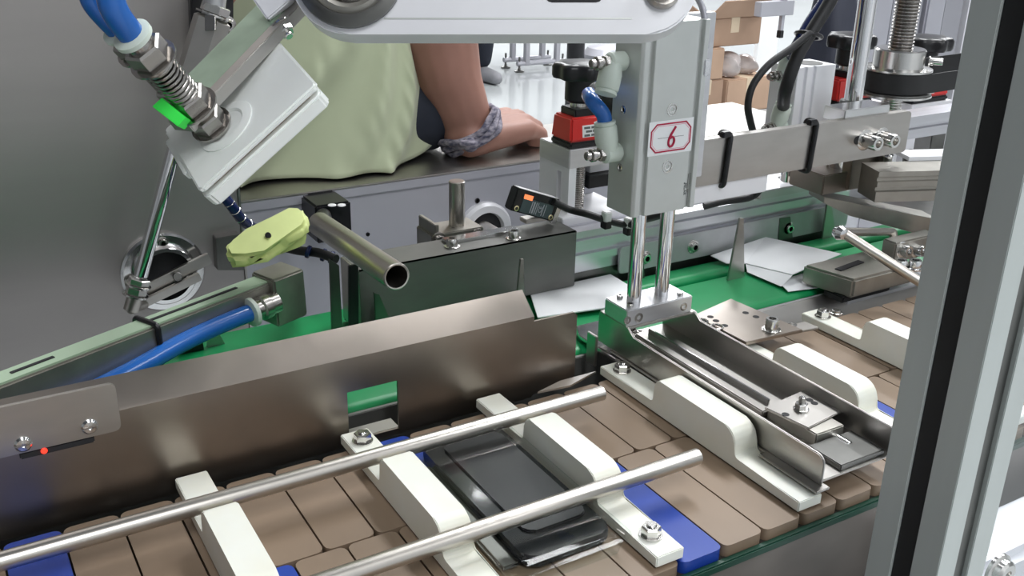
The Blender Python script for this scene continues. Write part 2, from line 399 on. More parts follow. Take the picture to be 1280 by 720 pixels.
# ================================================================== CLEAR TRAY WITH BLACK INSERT
tx0, tx1, ty0, ty1 = .2227, .3040, .362, .520
tray = thing('clear_tray', 'clear plastic tray with a black film insert between two white flights', 'tray', ((tx0 + tx1) / 2, .44, 0))
def rr_loop(z, inset, r): return [V(x, y, z) for x, y in rrect((tx0 + tx1) / 2, (ty0 + ty1) / 2, tx1 - tx0 - 2 * inset, ty1 - ty0 - 2 * inset, r, 5)]
bm = bmesh.new(); loops = [[bm.verts.new(p) for p in rr_loop(*a)] for a in ((.0010, .006, .005), (.0115, .0035, .007), (.0125, .003, .007), (.0128, 0, .009), (.0118, 0, .009))]
for a, b in zip(loops, loops[1:]):
    for i in range(len(a)): bm.faces.new((a[i], a[(i + 1) % len(a)], b[(i + 1) % len(b)], b[i]))
bm.faces.new(loops[0]); fin('shell', bm, 'clear_pet', tray)
bm = bmesh.new(); pts = rrect((tx0 + tx1) / 2 + .0075, .447, .058, .136, .008, 5); g_prism(bm, [V(x, y, .0016) for x, y in pts], V(0, 0, .0075)); bev(bm, .0015); fin('black_insert', bm, 'sensor_body', tray)
bm = bmesh.new(); pts = rrect((tx0 + tx1) / 2 + .011, .452, .042, .108, .006, 5); g_prism(bm, [V(x, y, .0085) for x, y in pts], V(0, 0, .0022)); bev(bm, .0012); fin('screen_pad', bm, 'black_plastic', tray)
box('side_film', tx0 + .0068, tx0 + .019, .385, .498, .0012, .004, 'steel_dark', tray, .0015)
# clear lid domed a little above the insert
bm = bmesh.new(); loops = [[bm.verts.new(p) for p in rr_loop(*a)] for a in ((.0130, .0005, .009), (.0134, .004, .007), (.0152, .006, .006), (.0156, .010, .005))]
for a, b in zip(loops, loops[1:]):
    for i in range(len(a)): bm.faces.new((a[i], a[(i + 1) % len(a)], b[(i + 1) % len(b)], b[i]))
bm.faces.new(loops[-1]); fin('lid', bm, 'clear_pet', tray)
# ================================================================== LONG STEEL GUIDE PLATE
YG = .562
gz = -.008
xg1 = at(720, 430, Y=YG).x; zt = at(720, 390, Y=YG).z
xf1 = at(668, 392, Y=YG).x; zfl = at(560, 420, Y=YG).z
gp = thing('guide_plate', 'long folded steel guide plate with a square window behind the long rod', 'plate', (.15, YG, 0))
w0 = at(435, 490, Y=YG); w1 = at(498, 477, Y=YG); w2 = at(498, 535, Y=YG); w3 = at(436, 548, Y=YG)
wz1 = (at(466, 483, Y=YG).z); wz0 = at(466, 544, Y=YG).z; wx0 = at(435, 515, Y=YG).x; wx1 = at(498, 505, Y=YG).x
plate_cells('plate', [-.30, wx0, wx1, xf1], [gz, wz0, wz1, zfl], {(1, 1)}, lambda u, w: V(u, YG, w), (0, .002, 0), 'steel_guide', gp)
bm = bmesh.new(); g_prism(bm, [V(x, YG + .0001, z) for x, z in [(xf1 - .01, gz + .002), (xg1 - .003, gz + .002), (xg1, gz + .005), (xg1, zt - .003), (xg1 - .003, zt), (xf1 - .01, zt)]], V(0, .0019, 0)); fin('end_tab', bm, 'steel_guide', gp)
# top fold leaning back
ft = at(657, 364, Y=YG + .018); fz = ft.z
prism('top_fold', [V(-.30, YG, zfl), V(xf1, YG, zfl), V(xf1 + .001, YG + .018, fz), V(-.30, YG + .018, fz)], (0, .0015, .0012), 'steel_guide', gp)
box('sill', wx0 - .001, wx1 + .001, YG + .002, YG + .016, wz0 - .002, wz0, 'steel', gp, .0004)
prism('foot_tab', [at(672, 492, z=.004), at(700, 478, z=.004), at(745, 466, z=.004), at(712, 484, z=.004)], (0, 0, .0015), 'steel', gp)
# cover bracket with two screws
bm = bmesh.new(); pL = at(0, 490, Y=YG - .003); x1 = at(150, 520, Y=YG - .003).x
zb0 = at(75, 556, Y=YG - .003).z; zb1 = at(75, 493, Y=YG - .003).z
pts = rrect((x1 - .3) / 2, (zb0 + zb1) / 2, x1 + .3, zb1 - zb0, .004, 4); g_prism(bm, [V(x, YG - .0028, z) for x, z in pts], V(0, .0022, 0)); bev(bm, .0004); brk = fin('cover_plate', bm, 'steel', gp)
for px, py in ((29, 555), (112, 533)):
    p = at(px, py, Y=YG - .0028); lathe('screw', p, V(0, -1, 0), [(.0048, -.0002), (.0048, .0006), (.0036, .0018), (.0014, .0021), (.0012, .0012), (0, .0012)], 'steel_bright', brk, 18)
a = at(25, 573, Y=YG - .002); c = at(118, 547, Y=YG - .002)
obox('sensor_slot', V((a.x + c.x) / 2, YG - .001, (a.z + c.z) / 2), EX, ((c.x - a.x) / 2, .0012, .0022), 'black_matte', gp, .0008)
p = at(55, 563, Y=YG - .0022); cyl('indicator_light', p, p + V(0, -.0012, 0), .0018, 'lamp_red', gp, 12)
# ================================================================== GREEN BELT CONVEYOR
YG0, YG1 = .598, .772
belt = thing('belt_conveyor', 'bright green belt conveyor with thin upright steel fingers', 'conveyor', (.4, .68, -.12))
bm = bmesh.new()
r = .0075; prof = []
for cy, a0, a1 in ((YG1 - r, 90, -90), (YG0 + r, 270, 90)):
    prof += [(cy + r * math.cos(math.radians(a0 + (a1 - a0) * i / 8)), -r + r * math.sin(math.radians(a0 + (a1 - a0) * i / 8))) for i in range(9)]
ym = (YG0 + YG1) / 2
# two lanes with a gap for the fingers
for ya, yb, xa, xb in ((YG0, .672, -.35, .985), (.680, YG1, -.35, .465), (.680, .7085, .4655, .985)):
    pts = []
    for cy, a0, a1 in ((yb - r, 90, -90), (ya + r, 270, 90)):
        pts += [(cy + r * math.cos(math.radians(a0 + (a1 - a0) * i / 8)), -r + r * math.sin(math.radians(a0 + (a1 - a0) * i / 8))) for i in range(9)]
    bm = bmesh.new(); g_prism(bm, [V(xa, y, z) for y, z in pts], V(xb - xa, 0, 0)); fin('belt', bm, 'belt_green', belt, ang=50)
box('front_rail', -.35, 1.0, YG0 - .005, YG0 - .001, -.045, -.003, 'steel_hood', belt, .0006)
box('front_rail', .52, 1.0, YG0 - .0062, YG0 - .0048, -.045, -.0015, 'steel_strip', belt, .0004)
box('bed', -.35, .465, YG0 - .004, YG1, -.05, -.0155, 'black_matte', belt, 0)
box('bed', .465, .98, YG0 - .004, .7085, -.05, -.0155, 'black_matte', belt, 0)
for x in (-.1, .75): box('stand', x - .03, x + .03, .63, .70, ZF, -.05, 'steel_dark', belt, .001)
def finger(base_r, base_l, tip_r, tip_l, mt='steel', rear=None):
    b = at(*base_r, z=0); Yf = b.y if rear is None else rear
    b = at(*base_r, Y=Yf); b.z = min(b.z, 0)
    pts = [at(*base_l, Y=Yf), b, at(*tip_r, Y=Yf), at(*tip_l, Y=Yf)]
    pts[0].z = min(pts[0].z, 0)
    zz = min(pts[0].z, pts[1].z, -.008); pts[0].z = zz; pts[1].z = zz
    prism('divider_finger', pts, (0, .0025, 0), mt, belt, .0003)
finger((257, 452), (222, 455), (250, 398), (222, 402), 'black_plastic', .742)
finger((288, 442), (257, 446), (266, 402), (262, 404), 'steel', .745)
finger((428, 402), (414, 404), (424, 332), (412, 324), 'steel_dark', .69)
finger((447, 402), (434, 396), (448, 330), (436, 333), 'black_plastic', .69)
finger((500, 400), (470, 402), (474, 368), (468, 366), 'steel_dark', .69)
finger((658, 366), (643, 366), (655, 324), (651, 324), 'steel', .662)
finger((807, 366), (798, 364), (805, 328), (802, 328), 'steel_dark', .70)
finger((932, 346), (909, 352), (930, 273), (925, 273), 'steel')
finger((1046, 306), (1027, 306), (1040, 256), (1034, 256), 'steel', .70)
# ---- white cards lying on the belt
def card(name, pix, z, label, thick=.0012):
    o = prism(name, [at(x, y, z=z) for x, y in pix], (0, 0, thick), 'paper', None, .0002); return tag(o, label, 'card', 'blank white cards on the green belt')
card('white_card', [(662, 366), (763, 344), (800, 366), (757, 386), (672, 398)], .004, 'flat blank white card on the belt below the sensor')
wc = thing('folded_card', 'white folded card with raised flaps between two steel fingers', 'card', at(960, 330, z=0), 'blank white cards on the green belt')
def flat(name, pts, th, parent, mt='paper'): return prism(name, pts, th, mt, parent, .0002)
A, B_, C_, D_ = at(932, 330, z=.005), at(957, 297, Y=.703), at(1052, 318, z=.018), at(990, 344, z=.012)
flat('top_panel', [A, B_, C_, D_], (0, 0, .0008), wc)
flat('side_flap', [A, D_, at(976, 358, z=.003), at(934, 340, z=.003)], (0, -.0006, 0), wc)
flat('left_flap', [B_, A, at(908, 330, z=.003), at(888, 320, Y=.703)], (0, 0, .0008), wc)
flat('front_flap', [at(972, 352, z=.004), at(1012, 340, z=.004), at(1024, 360, z=.002), at(985, 365, z=.002)], (0, 0, .0008), wc)
# ---- aluminium rail along the far side of the belt
YR = .712; zr0, zr1 = .006, .054
xr1 = at(1059, 258, Y=YR).x
rail = thing('aluminium_rail', 'ribbed aluminium rail with a steel strip along the far side of the green belt', 'rail', (.65, YR, zr0))
pr = [(0, .024), (0, .031), (.004, .032), (.004, .036), (0, .037), (0, .045), (.003, .046), (.003, .048), (0, .049), (0, .054), (.014, .054), (.014, .051), (.024, .051), (.024, .054), (.045, .054), (.045, .012), (.004, .012), (.004, .024)]
prism('extrusion', [V(.4925, YR + y, z) for y, z in pr], (xr1 - .4925, 0, 0), 'aluminium_rail', rail)
xs0 = at(773, 350, Y=YR - .003).x
bm = bmesh.new(); pts = rrect((xs0 + xr1) / 2, .0185, xr1 - xs0, .027, .004, 4); g_prism(bm, [V(x, YR - .003, z) for x, z in pts], V(0, .003, 0)); bev(bm, .0004); st = fin('steel_strip', bm, 'steel_strip', rail)
for px, py in ((806, 322), (866, 308), (985, 285)): cap(rail, at(px, py, Y=YR - .003), (0, -1, 0), .0048, .0045)
box('base', .4925, xr1, YR + .004, YR + .045, -.06, .013, 'steel_dark', rail, .0005)
for x in (.52, .80): box('stand', x, x + .04, YR + .008, YR + .042, ZF, -.059, 'steel_dark', rail, .001)
p0 = at(972, 283, Y=YR - .0035)
bm = bmesh.new(); pts = [at(973, 300, Y=YR - .004), at(991, 297, Y=YR - .004), at(988, 271, Y=YR - .004), at(975, 273, Y=YR - .004)]; g_prism(bm, pts, V(0, .003, 0)); fin('stop_plate', bm, 'steel_dark', rail)
# ---- hood cover
YH = .704; zh = .0592
xh0 = at(448, 345, Y=YH).x; xh1 = at(720, 320, Y=YH).x
hood = thing('hood_cover', 'dark steel hood with two cap screws over the green belt', 'cover', ((xh0 + xh1) / 2, YH + .02, -.02))
box('front', xh0, xh1, YH, YH + .002, .0055, zh, 'steel_hood', hood, .0008)
box('top', xh0, xh1, YH, YH + .036, zh - .002, zh, 'steel_hood', hood, .0008)
box('back', xh0, xh1, YH + .0345, YH + .0365, .001, zh, 'steel_hood', hood, .0008)
box('end_cheek', xh0 - .001, xh0 + .001, YH, YH + .036, .004, zh, 'steel', hood, .0005)
obox('clamp_strip', V((at(565, 306, z=zh).x + at(650, 294, z=zh).x) / 2, YH + .026, zh + .0015), EX, (.036, .006, .0016), 'steel_bright', hood, .0004)
cap(hood, at(565, 308, z=zh), r=.0048, h=.0075); cap(hood, at(642, 298, z=zh), r=.0048, h=.0075)
# ---- clamp with upright pin
YP = .782
pin = thing('pin_clamp', 'steel clamp block holding a short upright polished pin', 'clamp', at(572, 300, Y=YP))
a = at(541, 305, Y=YP - .018); c = at(606, 286, Y=YP - .018)
obox('clamp_block', V((a.x + c.x) / 2, YP, at(575, 303, Y=YP - .018).z), EX, ((c.x - a.x) / 2, .016, .0105), 'cast_steel', pin, .001)
box('clamp_ear', at(533, 300, Y=YP).x, at(538, 300, Y=YP).x, YP - .018, YP + .016, at(536, 312, Y=YP - .018).z, at(536, 283, Y=YP - .018).z, 'cast_steel', pin, .0006)
cap(pin, at(548, 300, Y=YP - .018), (0, -1, 0), .005, .005, 'nut_steel')
cap(pin, at(597, 293, Y=YP - .018), (0, -1, 0), .004, .004, 'nut_steel')
pt = at(571, 226, Y=YP); pb = at(572, 290, Y=YP); pb.x = pt.x
cyl('pin', pb, pt, .0075, 'steel_rod', pin, 28)
cyl('clamp_stem', V(pt.x, YP + .002, -.06), V(pt.x, YP + .002, pb.z), .006, 'steel_rod', pin)
# ---- open pipe
pipe = None
e = at(496, 346, Y=.60); s = at(399, 280, Y=.76); d = (s - e)
pipe = lathe('steel_pipe', e, d, [(.0082, .02), (.0082, 0), (.0091, -.0002), (.0099, .0006), (.0099, d.length), (.0082, d.length), (.0082, .02)], 'steel_rod', None, 36, False)
tag(pipe, 'open ended steel pipe slanting out over the green belt', 'pipe')
bk = tag(box('pipe_inner', 0, .001, 0, .001, 0, .001, 'black_matte'), 'x', 'x'); bpy.data.objects.remove(bk)
# ---- black junction box behind the pipe
p = at(394, 258, Y=.915); q = at(440, 284, Y=.915)
jb = thing('black_sensor_box', 'black plastic box with two white ovals behind the open pipe', 'box', ((p.x + q.x) / 2, .93, q.z))
box('body', p.x, q.x, .915, YB + .003, q.z - .012, p.z, 'black_plastic', jb, .002)
cyl('pipe_holder', s - d.normalized() * .012, V(p.x + .009, .918, p.z - .012), .0078, 'black_plastic', jb, 20)
for px in (415, 427):
    c = at(px, 257, z=p.z); lathe('oval_button', c, V(0, 0, 1), [(.0042, 0), (.0042, .0008), (.0036, .0012), (0, .0012)], 'label_white', jb, 18)
# ---- steel angle bracket and small hose fittings left of the pipe
br = tag(prism('angle_bracket', [at(270, 298, Y=.923), at(300, 293, Y=.923), at(306, 338, Y=.923), at(272, 338, Y=.923)], (0, .013, 0), 'steel_dark', None, .0006), 'small dark angle bracket behind the yellow foam pad', 'bracket')
hose = thing('hose_fitting', 'dark hose fitting with blue collars below the open pipe', 'fitting', at(400, 318, Y=.8))
tube('hose', [at(340, 305, Y=.84), at(372, 313, Y=.82), at(398, 316, Y=.80), at(420, 324, Y=.78)], .0042, 'black_rubber', hose)
for px, py in ((383, 314), (402, 318), (412, 321)):
    p = at(px, py, Y=.805); cyl('collar', p, p + (at(px + 5, py + 1.6, Y=.803) - p), .0058, 'navy_tube', hose, 16)
sl = tag(tube('spiral_hose', [at(278, 243, Y=.80), at(290, 258, Y=.80), at(304, 276, Y=.81), at(322, 288, Y=.83), at(345, 300, Y=.86), at(360, 306, Y=.945)], .0045, 'navy_tube'), 'dark spiral wrapped hose hanging below the white suction head', 'hose')
bm = bmesh.new()
pth = smooth_path([at(278, 243, Y=.80), at(290, 258, Y=.80), at(304, 276, Y=.81), at(322, 288, Y=.83)], 4)
for i in range(1, len(pth) - 1, 2):
    d_ = (pth[i + 1] - pth[i - 1]).normalized(); g_lathe(bm, pth[i] - sl.location * 0, d_, [(.0046, 0), (.0050, .0004), (.0046, .0009)], 14, False)
w_ = fin('spiral_wrap', bm, 'bolt_steel', sl); w_.data.transform(Matrix.Translation(V(0, 0, 0)))
# ================================================================== PUSHER CHANNEL
XL, XR = .4365, .5045; CB0, CB1 = .352, .590
ch = thing('pusher_channel', 'stainless steel channel with folded walls reaching across the slats', 'pusher', ((XL + XR) / 2, .47, .004))
def wallp(x, y0, y1, z0, z1, rf):
    pts = [(y0, z0)] + [(y0 + rf - rf * math.cos(math.radians(a)), z1 - rf + rf * math.sin(math.radians(a))) for a in (0, 22, 45, 68, 90)] + [(.545, z1), (.552, z1 + .006), (y1 - .002, z1 + .006), (y1, z1 + .004), (y1, z0)]
    return [V(x, y, z) for y, z in pts]
prism('left_wall', wallp(XL, CB0, CB1, .0098, .030, .006), (.002, 0, 0), 'steel', ch, .0005)
prism('right_wall', wallp(XR - .002, CB0 - .02, CB1, .0098, .030, .006), (.002, 0, 0), 'steel', ch, .0005)
prism('foot_flange', [V(XL - .0075, CB0 - .004, .0082), V(XL + .004, CB0 - .004, .0082), V(XL + .004, CB1 - .02, .0082), V(XL - .0016, CB1 - .02, .0082), V(XL - .0016, .398, .0082), V(XL - .0075, .398, .0082)], (0, 0, .0018), 'steel', ch, .0004)
box('floor_plate', XL + .001, XR - .001, CB0 + .002, CB1 - .002, .0098, .0115, 'steel', ch, .0004)
box('tail_plate', XL + .001, XR - .001, CB1 - .038, CB1, .034, .036, 'steel', ch, .0005)
# inner slide bar with rounded end plate and cap screw
box('slide_bar', .462, .486, .43, .575, .0112, .0165, 'steel', ch, .0008)
box('slide_rib', .4715, .4735, .435, .570, .016, .021, 'steel_bright', ch, .0004)
cp = [(938, 512), (1000, 480), (1060, 515), (1000, 540)]
prism('slide_plate', [at(955, 512, z=.020), at(1005, 490, z=.020), at(1058, 514, z=.020), at(1010, 538, z=.020)], (0, 0, .002), 'steel', ch, .0005)
box('slide_block', .466, .492, .385, .43, .0098, .0205, 'cast_steel', ch, .0008)
hexnut(ch, at(1001, 512, z=.022), V(0, 0, 1), .0045, .004, 'bolt_steel', 'nut', .006)
for px, py in ((982, 518), (1012, 500), (1018, 504)):
    lathe('hole_rim', at(px, py, z=.022), V(0, 0, 1), [(.0026, -.0004), (.0026, .00015), (0, .00015)], 'black_matte', ch, 14)
cyl('return_shaft', V(.484, .372, .0135), V(.484, .40, .0135), .0032, 'steel_bright', ch)
box('end_pad', .458, .498, .356, .384, .0112, .0155, 'steel_dark', ch, .0006)
for px, py in ((800, 418), (790, 413)): cap(ch, at(px, py, z=.0118), r=.003, h=.003, mt='nut_steel')
# wide lower guide under the channel at the slat side
prism('side_runner', [at(720, 412, z=.004), at(752, 404, z=.004), at(792, 447, z=.004), at(777, 459, z=.004), at(724, 424, z=.004)], (0, 0, .0035), 'steel_bright', ch, .0006)
obox('runner_bracket', at(740, 436, Y=.578), EX, (.0012, .006, .013), 'steel', ch, .0004)
# ---- table plate with holes beside the channel
tp = thing('hole_plate', 'flat steel plate with drilled holes and a cap screw beside the pusher', 'plate', at(925, 402, z=.0))
zp = .012
prism('plate', [at(866, 398, z=zp), at(913, 377, z=zp), at(1003, 416, z=zp), at(932, 432, z=zp)], (0, 0, .003), 'steel_guide', tp, .0005)
prism('tab', [at(985, 409, z=zp - .001), at(1006, 404, z=zp - .001), at(1024, 412, z=zp - .001), at(1003, 416, z=zp - .001)], (0, 0, .002), 'steel', tp, .0004)
for x0 in (.548,): box('riser', x0, x0 + .02, .562, .572, -.05, zp, 'steel_dark', tp, .0006)
zt_ = zp + .003
for px, py in ((932, 391), (945, 396), (888, 396), (879, 401), (895, 401), (906, 407)):
    lathe('drilled_hole', at(px, py, z=zt_), V(0, 0, 1), [(.0028, -.0005), (.0028, .00015), (0, .00015)], 'black_matte', tp, 14)
for px, py in ((877, 402), (896, 409)): lathe('pressed_ring', at(px, py, z=zt_), V(0, 0, 1), [(.0058, -.0004), (.0058, .0008), (.0050, .0010), (.0042, .0004)], 'bolt_steel', tp, 20, False)
cap(tp, at(964, 412, z=zt_), r=.0055, h=.010)
lathe('washer', at(989, 406, z=zp + .001), V(0, 0, 1), [(.0048, 0), (.0048, .0007), (.0026, .0007), (.0024, -.0002)], 'bolt_steel', tp, 18, False)
# ---- side rail in front of the belt at the right
sr = thing('side_rail', 'plain steel side rail between the green belt and the slats', 'rail', (.75, .58, -.06))
prism('face', [V(.60, .590, -.002), V(1.0, .590, -.002), V(1.0, .570, -.034), V(.60, .570, -.034)], (0, .002, 0), 'steel', sr, .0003)
box('support', .62, .98, .575, .590, -.06, -.034, 'steel_dark', sr, .0005)
prism('corner_plate', [V(.70, .5665, -.004), V(.86, .5665, -.004), V(.86, .590, -.004), V(.70, .590, -.004)], (0, 0, .003), 'steel_strip', sr, .0004)
cap(sr, at(1045, 391, z=0), r=.004, h=.003, sock=False)
# ================================================================== CYLINDER WITH STICKER
BX0, BX1, BY0, BY1, BZ0, BZ1 = .4365, .5005, .5535, .583, .036, .0495
YC0, YC1 = .556, .588
zc0 = at(828, 266, Y=YC0).z; zc1 = .262
xc0 = at(790, 271, Y=YC0).x; xc1 = at(869, 262, Y=YC0).x
cy = thing('pneumatic_cylinder', 'silver twin rod pneumatic cylinder with a red framed number sticker', 'cylinder', ((xc0 + xc1) / 2, .57, BZ0))
# grooved body profile seen from above
gw = .004
prof = [(xc0, YC0 + .002), (xc0 + .002, YC0), (xc0 + .006, YC0), (xc0 + .006, YC0 + .003), (xc0 + .011, YC0 + .003), (xc0 + .011, YC0), (xc1 - .011, YC0), (xc1 - .011, YC0 + .003), (xc1 - .006, YC0 + .003), (xc1 - .006, YC0), (xc1 - .002, YC0), (xc1, YC0 + .002), (xc1, YC1), (xc0, YC1)]
prism('body', [V(x, y, zc0) for x, y in prof], (0, 0, zc1 - zc0), 'anodised', cy, .0003)
box('mount_plate', xc1 - .012, at(886, 240, Y=YC1).x - .010, YC1 - .001, YC1 + .008, zc0 + .012, zc1, 'aluminium', cy, .0006)
rx = [at(790, 377, z=BZ1).x, at(831, 368, z=BZ1).x]; ry = .568
for i, x in enumerate((xc0 + .0165, xc1 - .0165)): cyl('piston_rod', V(x, ry, BZ1 - .004), V(x, ry, zc0 + .004), .0056, 'chrome', cy, 28)
eb = box('end_block', BX0, BX1, BY0, BY1, BZ0, BZ1, 'aluminium', cy, .0007)
zm = (BZ0 + BZ1) / 2
for px, r in ((785, .0028), (799, .0034), (854, .0030)):
    x = at(px, 390, Y=BY0).x
    lathe('socket_screw', V(x, BY0, zm - .001), V(0, -1, 0), [(r * 1.15, -.0003), (r * 1.15, .0002), (r, .0003), (r * .55, .0003), (r * .5, -.001), (0, -.001)], 'nut_steel', eb, 16)
for x, y in ((BX0 + .007, BY0 + .006), (BX1 - .008, BY0 + .006), (BX0 + .010, BY1 - .006)): cap(eb, V(x, y, BZ1), r=.0026, h=.0026, washer=False)
# face screws, sticker, printed line
for px, py in ((840, 137), (834, 208)):
    lathe('face_screw', at(px, py, Y=YC0), V(0, -1, 0), [(.0047, -.0005), (.0047, .0005), (.004, .0006), (.0036, -.0003), (.0030, -.0003), (.0030, .0002), (.0016, .0003), (.0014, -.0002), (0, -.0002)], 'bolt_steel', cy, 20)
def octa(cx, cz, w, h, c): return [(cx - w / 2, cz + h / 2 - c), (cx - w / 2 + c, cz + h / 2), (cx + w / 2 - c, cz + h / 2), (cx + w / 2, cz + h / 2 - c), (cx + w / 2, cz - h / 2 + c), (cx + w / 2 - c, cz - h / 2), (cx - w / 2 + c, cz - h / 2), (cx - w / 2, cz - h / 2 + c)]
def P2(px, py): p = at(px, py, Y=YC0); return p.x, p.z
sa = P2(813, 172); sb = P2(863, 169); s_t = P2(839, 153); s_b = P2(838, 189)
scx = (sa[0] + sb[0]) / 2; scz = (s_t[1] + s_b[1]) / 2; sw = sb[0] - sa[0]; sh = s_t[1] - s_b[1]
stk = prism('sticker', [V(scx + dx * (sw / 2 + .0018), YC0 - .0002, scz + dz * (sh / 2 + .0018)) for dx, dz in ((-1, -1), (1, -1), (1, 1), (-1, 1))], (0, .0003, 0), 'sticker', cy)
def ring2(name, w, h, c, t, mt):
    bm = bmesh.new(); a = [bm.verts.new(V(x, YC0 - .0004, z)) for x, z in octa(scx, scz, w, h, c)]; b = [bm.verts.new(V(x, YC0 - .0004, z)) for x, z in octa(scx, scz, w - 2 * t, h - 2 * t, c - t * .6)]
    for i in range(8): bm.faces.new((a[i], a[(i + 1) % 8], b[(i + 1) % 8], b[i]))
    r = bmesh.ops.extrude_face_region(bm, geom=bm.faces[:])
    for v in r['geom']:
        if isinstance(v, bmesh.types.BMVert): v.co.y += .0003
    fin(name, bm, mt, stk, False)
ring2('frame_outer', sw, sh, .005, .0011, 'red_ink'); ring2('frame_inner', sw - .0036, sh - .0036, .0042, .0003, 'pink_ink')
prism('ruled_line', [V(scx - .012, YC0 - .0004, scz - .0001), V(scx + .012, YC0 - .0004, scz - .0001), V(scx + .012, YC0 - .0004, scz + .0001), V(scx - .012, YC0 - .0004, scz + .0001)], (0, .0002, 0), 'grey_ink', stk)
six = [(845, 158), (842, 163), (838.5, 169), (836, 175), (835.5, 180), (837, 183), (840, 182), (842.5, 177), (842.3, 172.5), (840, 171), (837.5, 173)]
o = tube('number_six', [at(x, y, Y=YC0 - .0006) for x, y in six], .00085, 'red_ink', stk, 8, 5)
tz = P2(856, 236)
text('maker_print', 'PELAR', (tz[0], YC0, tz[1]), V(0, 0, -1), V(1, 0, 0), .0034, 'grey_ink', cy)
for px, h0, h1 in ((860.5, 217, 240), (860, 236, 256), (863, 216, 230)):
    p = P2(px, h0); q = P2(px, h1); prism('print_line', [V(p[0] - .0002, YC0 - .0002, p[1]), V(p[0] + .0002, YC0 - .0002, p[1]), V(p[0] + .0002, YC0 - .0002, q[1]), V(p[0] - .0002, YC0 - .0002, q[1])], (0, .0003, 0), 'steel_dark', cy)
tz = P2(855.5, 229); lathe('print_dot', V(tz[0], YC0, tz[1]), V(0, -1, 0), [(.0006, 0), (.0006, .0002), (0, .0002)], 'grey_ink', cy, 8)
# sensor groove clip and grey tube at the top right
obox('groove_clip', at(881, 84, Y=YC0 + .002), EX, (.0028, .003, .006), 'chrome', cy, .0008)
tube('sensor_lead', [at(882, 60, Y=YC0 + .004), at(882, 35, Y=YC0 + .004), at(878, 10, Y=YC0 + .01), at(868, -10, Y=YC0 + .02)], .0024, 'cabinet_grey', cy, 10)
# side screws on the left face of the body
for py in (137, 211):
    z = at(779, py, X=xc0).z; lathe('side_screw', V(xc0, YC0 + .018, z), V(-1, 0, 0), [(.0030, -.0003), (.0030, .0004), (.0018, .0006), (.0015, 0), (0, 0)], 'bolt_steel', cy, 16)
# ---- speed control fittings on the left face
def elbow(parent, p, out, up, s=1.0, tubecol=None, knob=True):
    """push-in elbow: threaded foot, angled body, collar, adjusting screw"""
    out = out.normalized(); up = up.normalized()
    f = cyl('fitting_body', p, p + out * .016 * s, .0076 * s, 'fitting', parent, 20, .0015)
    c = p + out * .011 * s
    bm = bmesh.new(); g_lathe(bm, c, up, [(.0072 * s, 0), (.0078 * s, .004 * s), (.0092 * s, .010 * s), (.0092 * s, .021 * s), (.0082 * s, .0225 * s), (0, .0225 * s)], 24); fin('fitting_socket', bm, 'fitting', f)
    lathe('release_collar', c + up * .0225 * s, up, [(.0078 * s, 0), (.0086 * s, .001 * s), (.0086 * s, .003 * s), (.006 * s, .0035 * s), (0, .0035 * s)], 'fitting', f, 20)
    if knob:
        k = p + out * .0155 * s
        bm = bmesh.new(); g_hexnut(bm, k, out, .0056 * s, .005 * s); g_cyl(bm, k + out * .004 * s, k + out * .0085 * s, .0036 * s, 14); g_cyl(bm, k + out * .008 * s, k + out * .0125 * s, .0052 * s, 18); g_cyl(bm, k + out * .012 * s, k + out * .017 * s, .0034 * s, 14); fin('adjusting_screw', bm, 'nut_steel', f, ang=25)
    return c + up * .024 * s
pf = at(775, 74, X=xc0); pf = V(xc0, YC0 + .019, at(776, 74, X=xc0).z)
t1 = elbow(cy, V(xc0, YC0 + .020, at(777, 75, X=xc0).z), V(-1, -.02, .0), V(-.35, -.2, -.8), .92)
t2 = elbow(cy, V(xc0, YC0 + .020, at(775, 190, X=xc0).z), V(-1, 0, 0.0), V(-.12, .1, 1), .92)
tube('air_tube', [t2 - V(0, 0, .004), t2 + V(-.001, .001, .006), at(741, 127, Y=.585), at(736, 118, Y=.600)], .0055, 'blue_tube', cy, 14)
tube('black_hose', [at(739, 121, Y=.600), at(748, 112, Y=.604), at(758, 121, Y=.606), at(764, 137, Y=.606), at(770, 152, Y=.600)], .0062, 'black_rubber', cy, 14)
# ================================================================== BEAM WITH TIES
YBM = .62
bx0 = at(882, 200, Y=YBM).x - .03; bx1 = at(1136, 165, Y=YBM).x; bz0, bz1 = .1135, .1535
beam = thing('support_beam', 'flat steel support bar with two black cable ties and two cap screws', 'bar', (.68, YBM, bz0))
bm = bmesh.new(); pts = rrect((bx0 + bx1) / 2, (bz0 + bz1) / 2, bx1 - bx0, bz1 - bz0, .004, 4, (1, 0, 0, 1))
g_prism(bm, [V(x, YBM, z) for x, z in pts], V(0, .009, 0)); bev(bm, .0006); fin('bar', bm, 'steel', beam)
box('lower_bar', bx0, at(955, 230, Y=YBM + .006).x, YBM + .002, YBM + .0085, bz0 - .016, bz0 + .002, 'painted_arm', beam, .0008)
for px, py in ((906, 198), (1013, 182)):
    x = at(px, py, Y=YBM).x; loop = []
    for xx, yy in rrect(YBM + .0045, (bz0 + bz1) / 2, .0135, bz1 - bz0 + .006, .004, 4): loop.append(V(x + (yy - bz0) * .06, xx, yy))
    bm = bmesh.new(); g_tube(bm, loop, .0022, 8, True); t = fin('cable_tie', bm, 'black_plastic', beam, ang=60)
    obox('tie_head', V(x - .003, YBM - .001, bz1 + .003), EX, (.0045, .003, .0025), 'black_plastic', t, .0008)
bm = bmesh.new(); a = at(1068, 176, Y=YBM - .0004); c = at(1100, 171, Y=YBM - .0004)
pts = rrect((a.x + c.x) / 2, (a.z + c.z) / 2, c.x - a.x, .008, .0039, 5); g_prism(bm, [V(x, YBM - .0004, z) for x, z in pts], V(0, .002, 0)); fin('slot', bm, 'black_matte', beam)
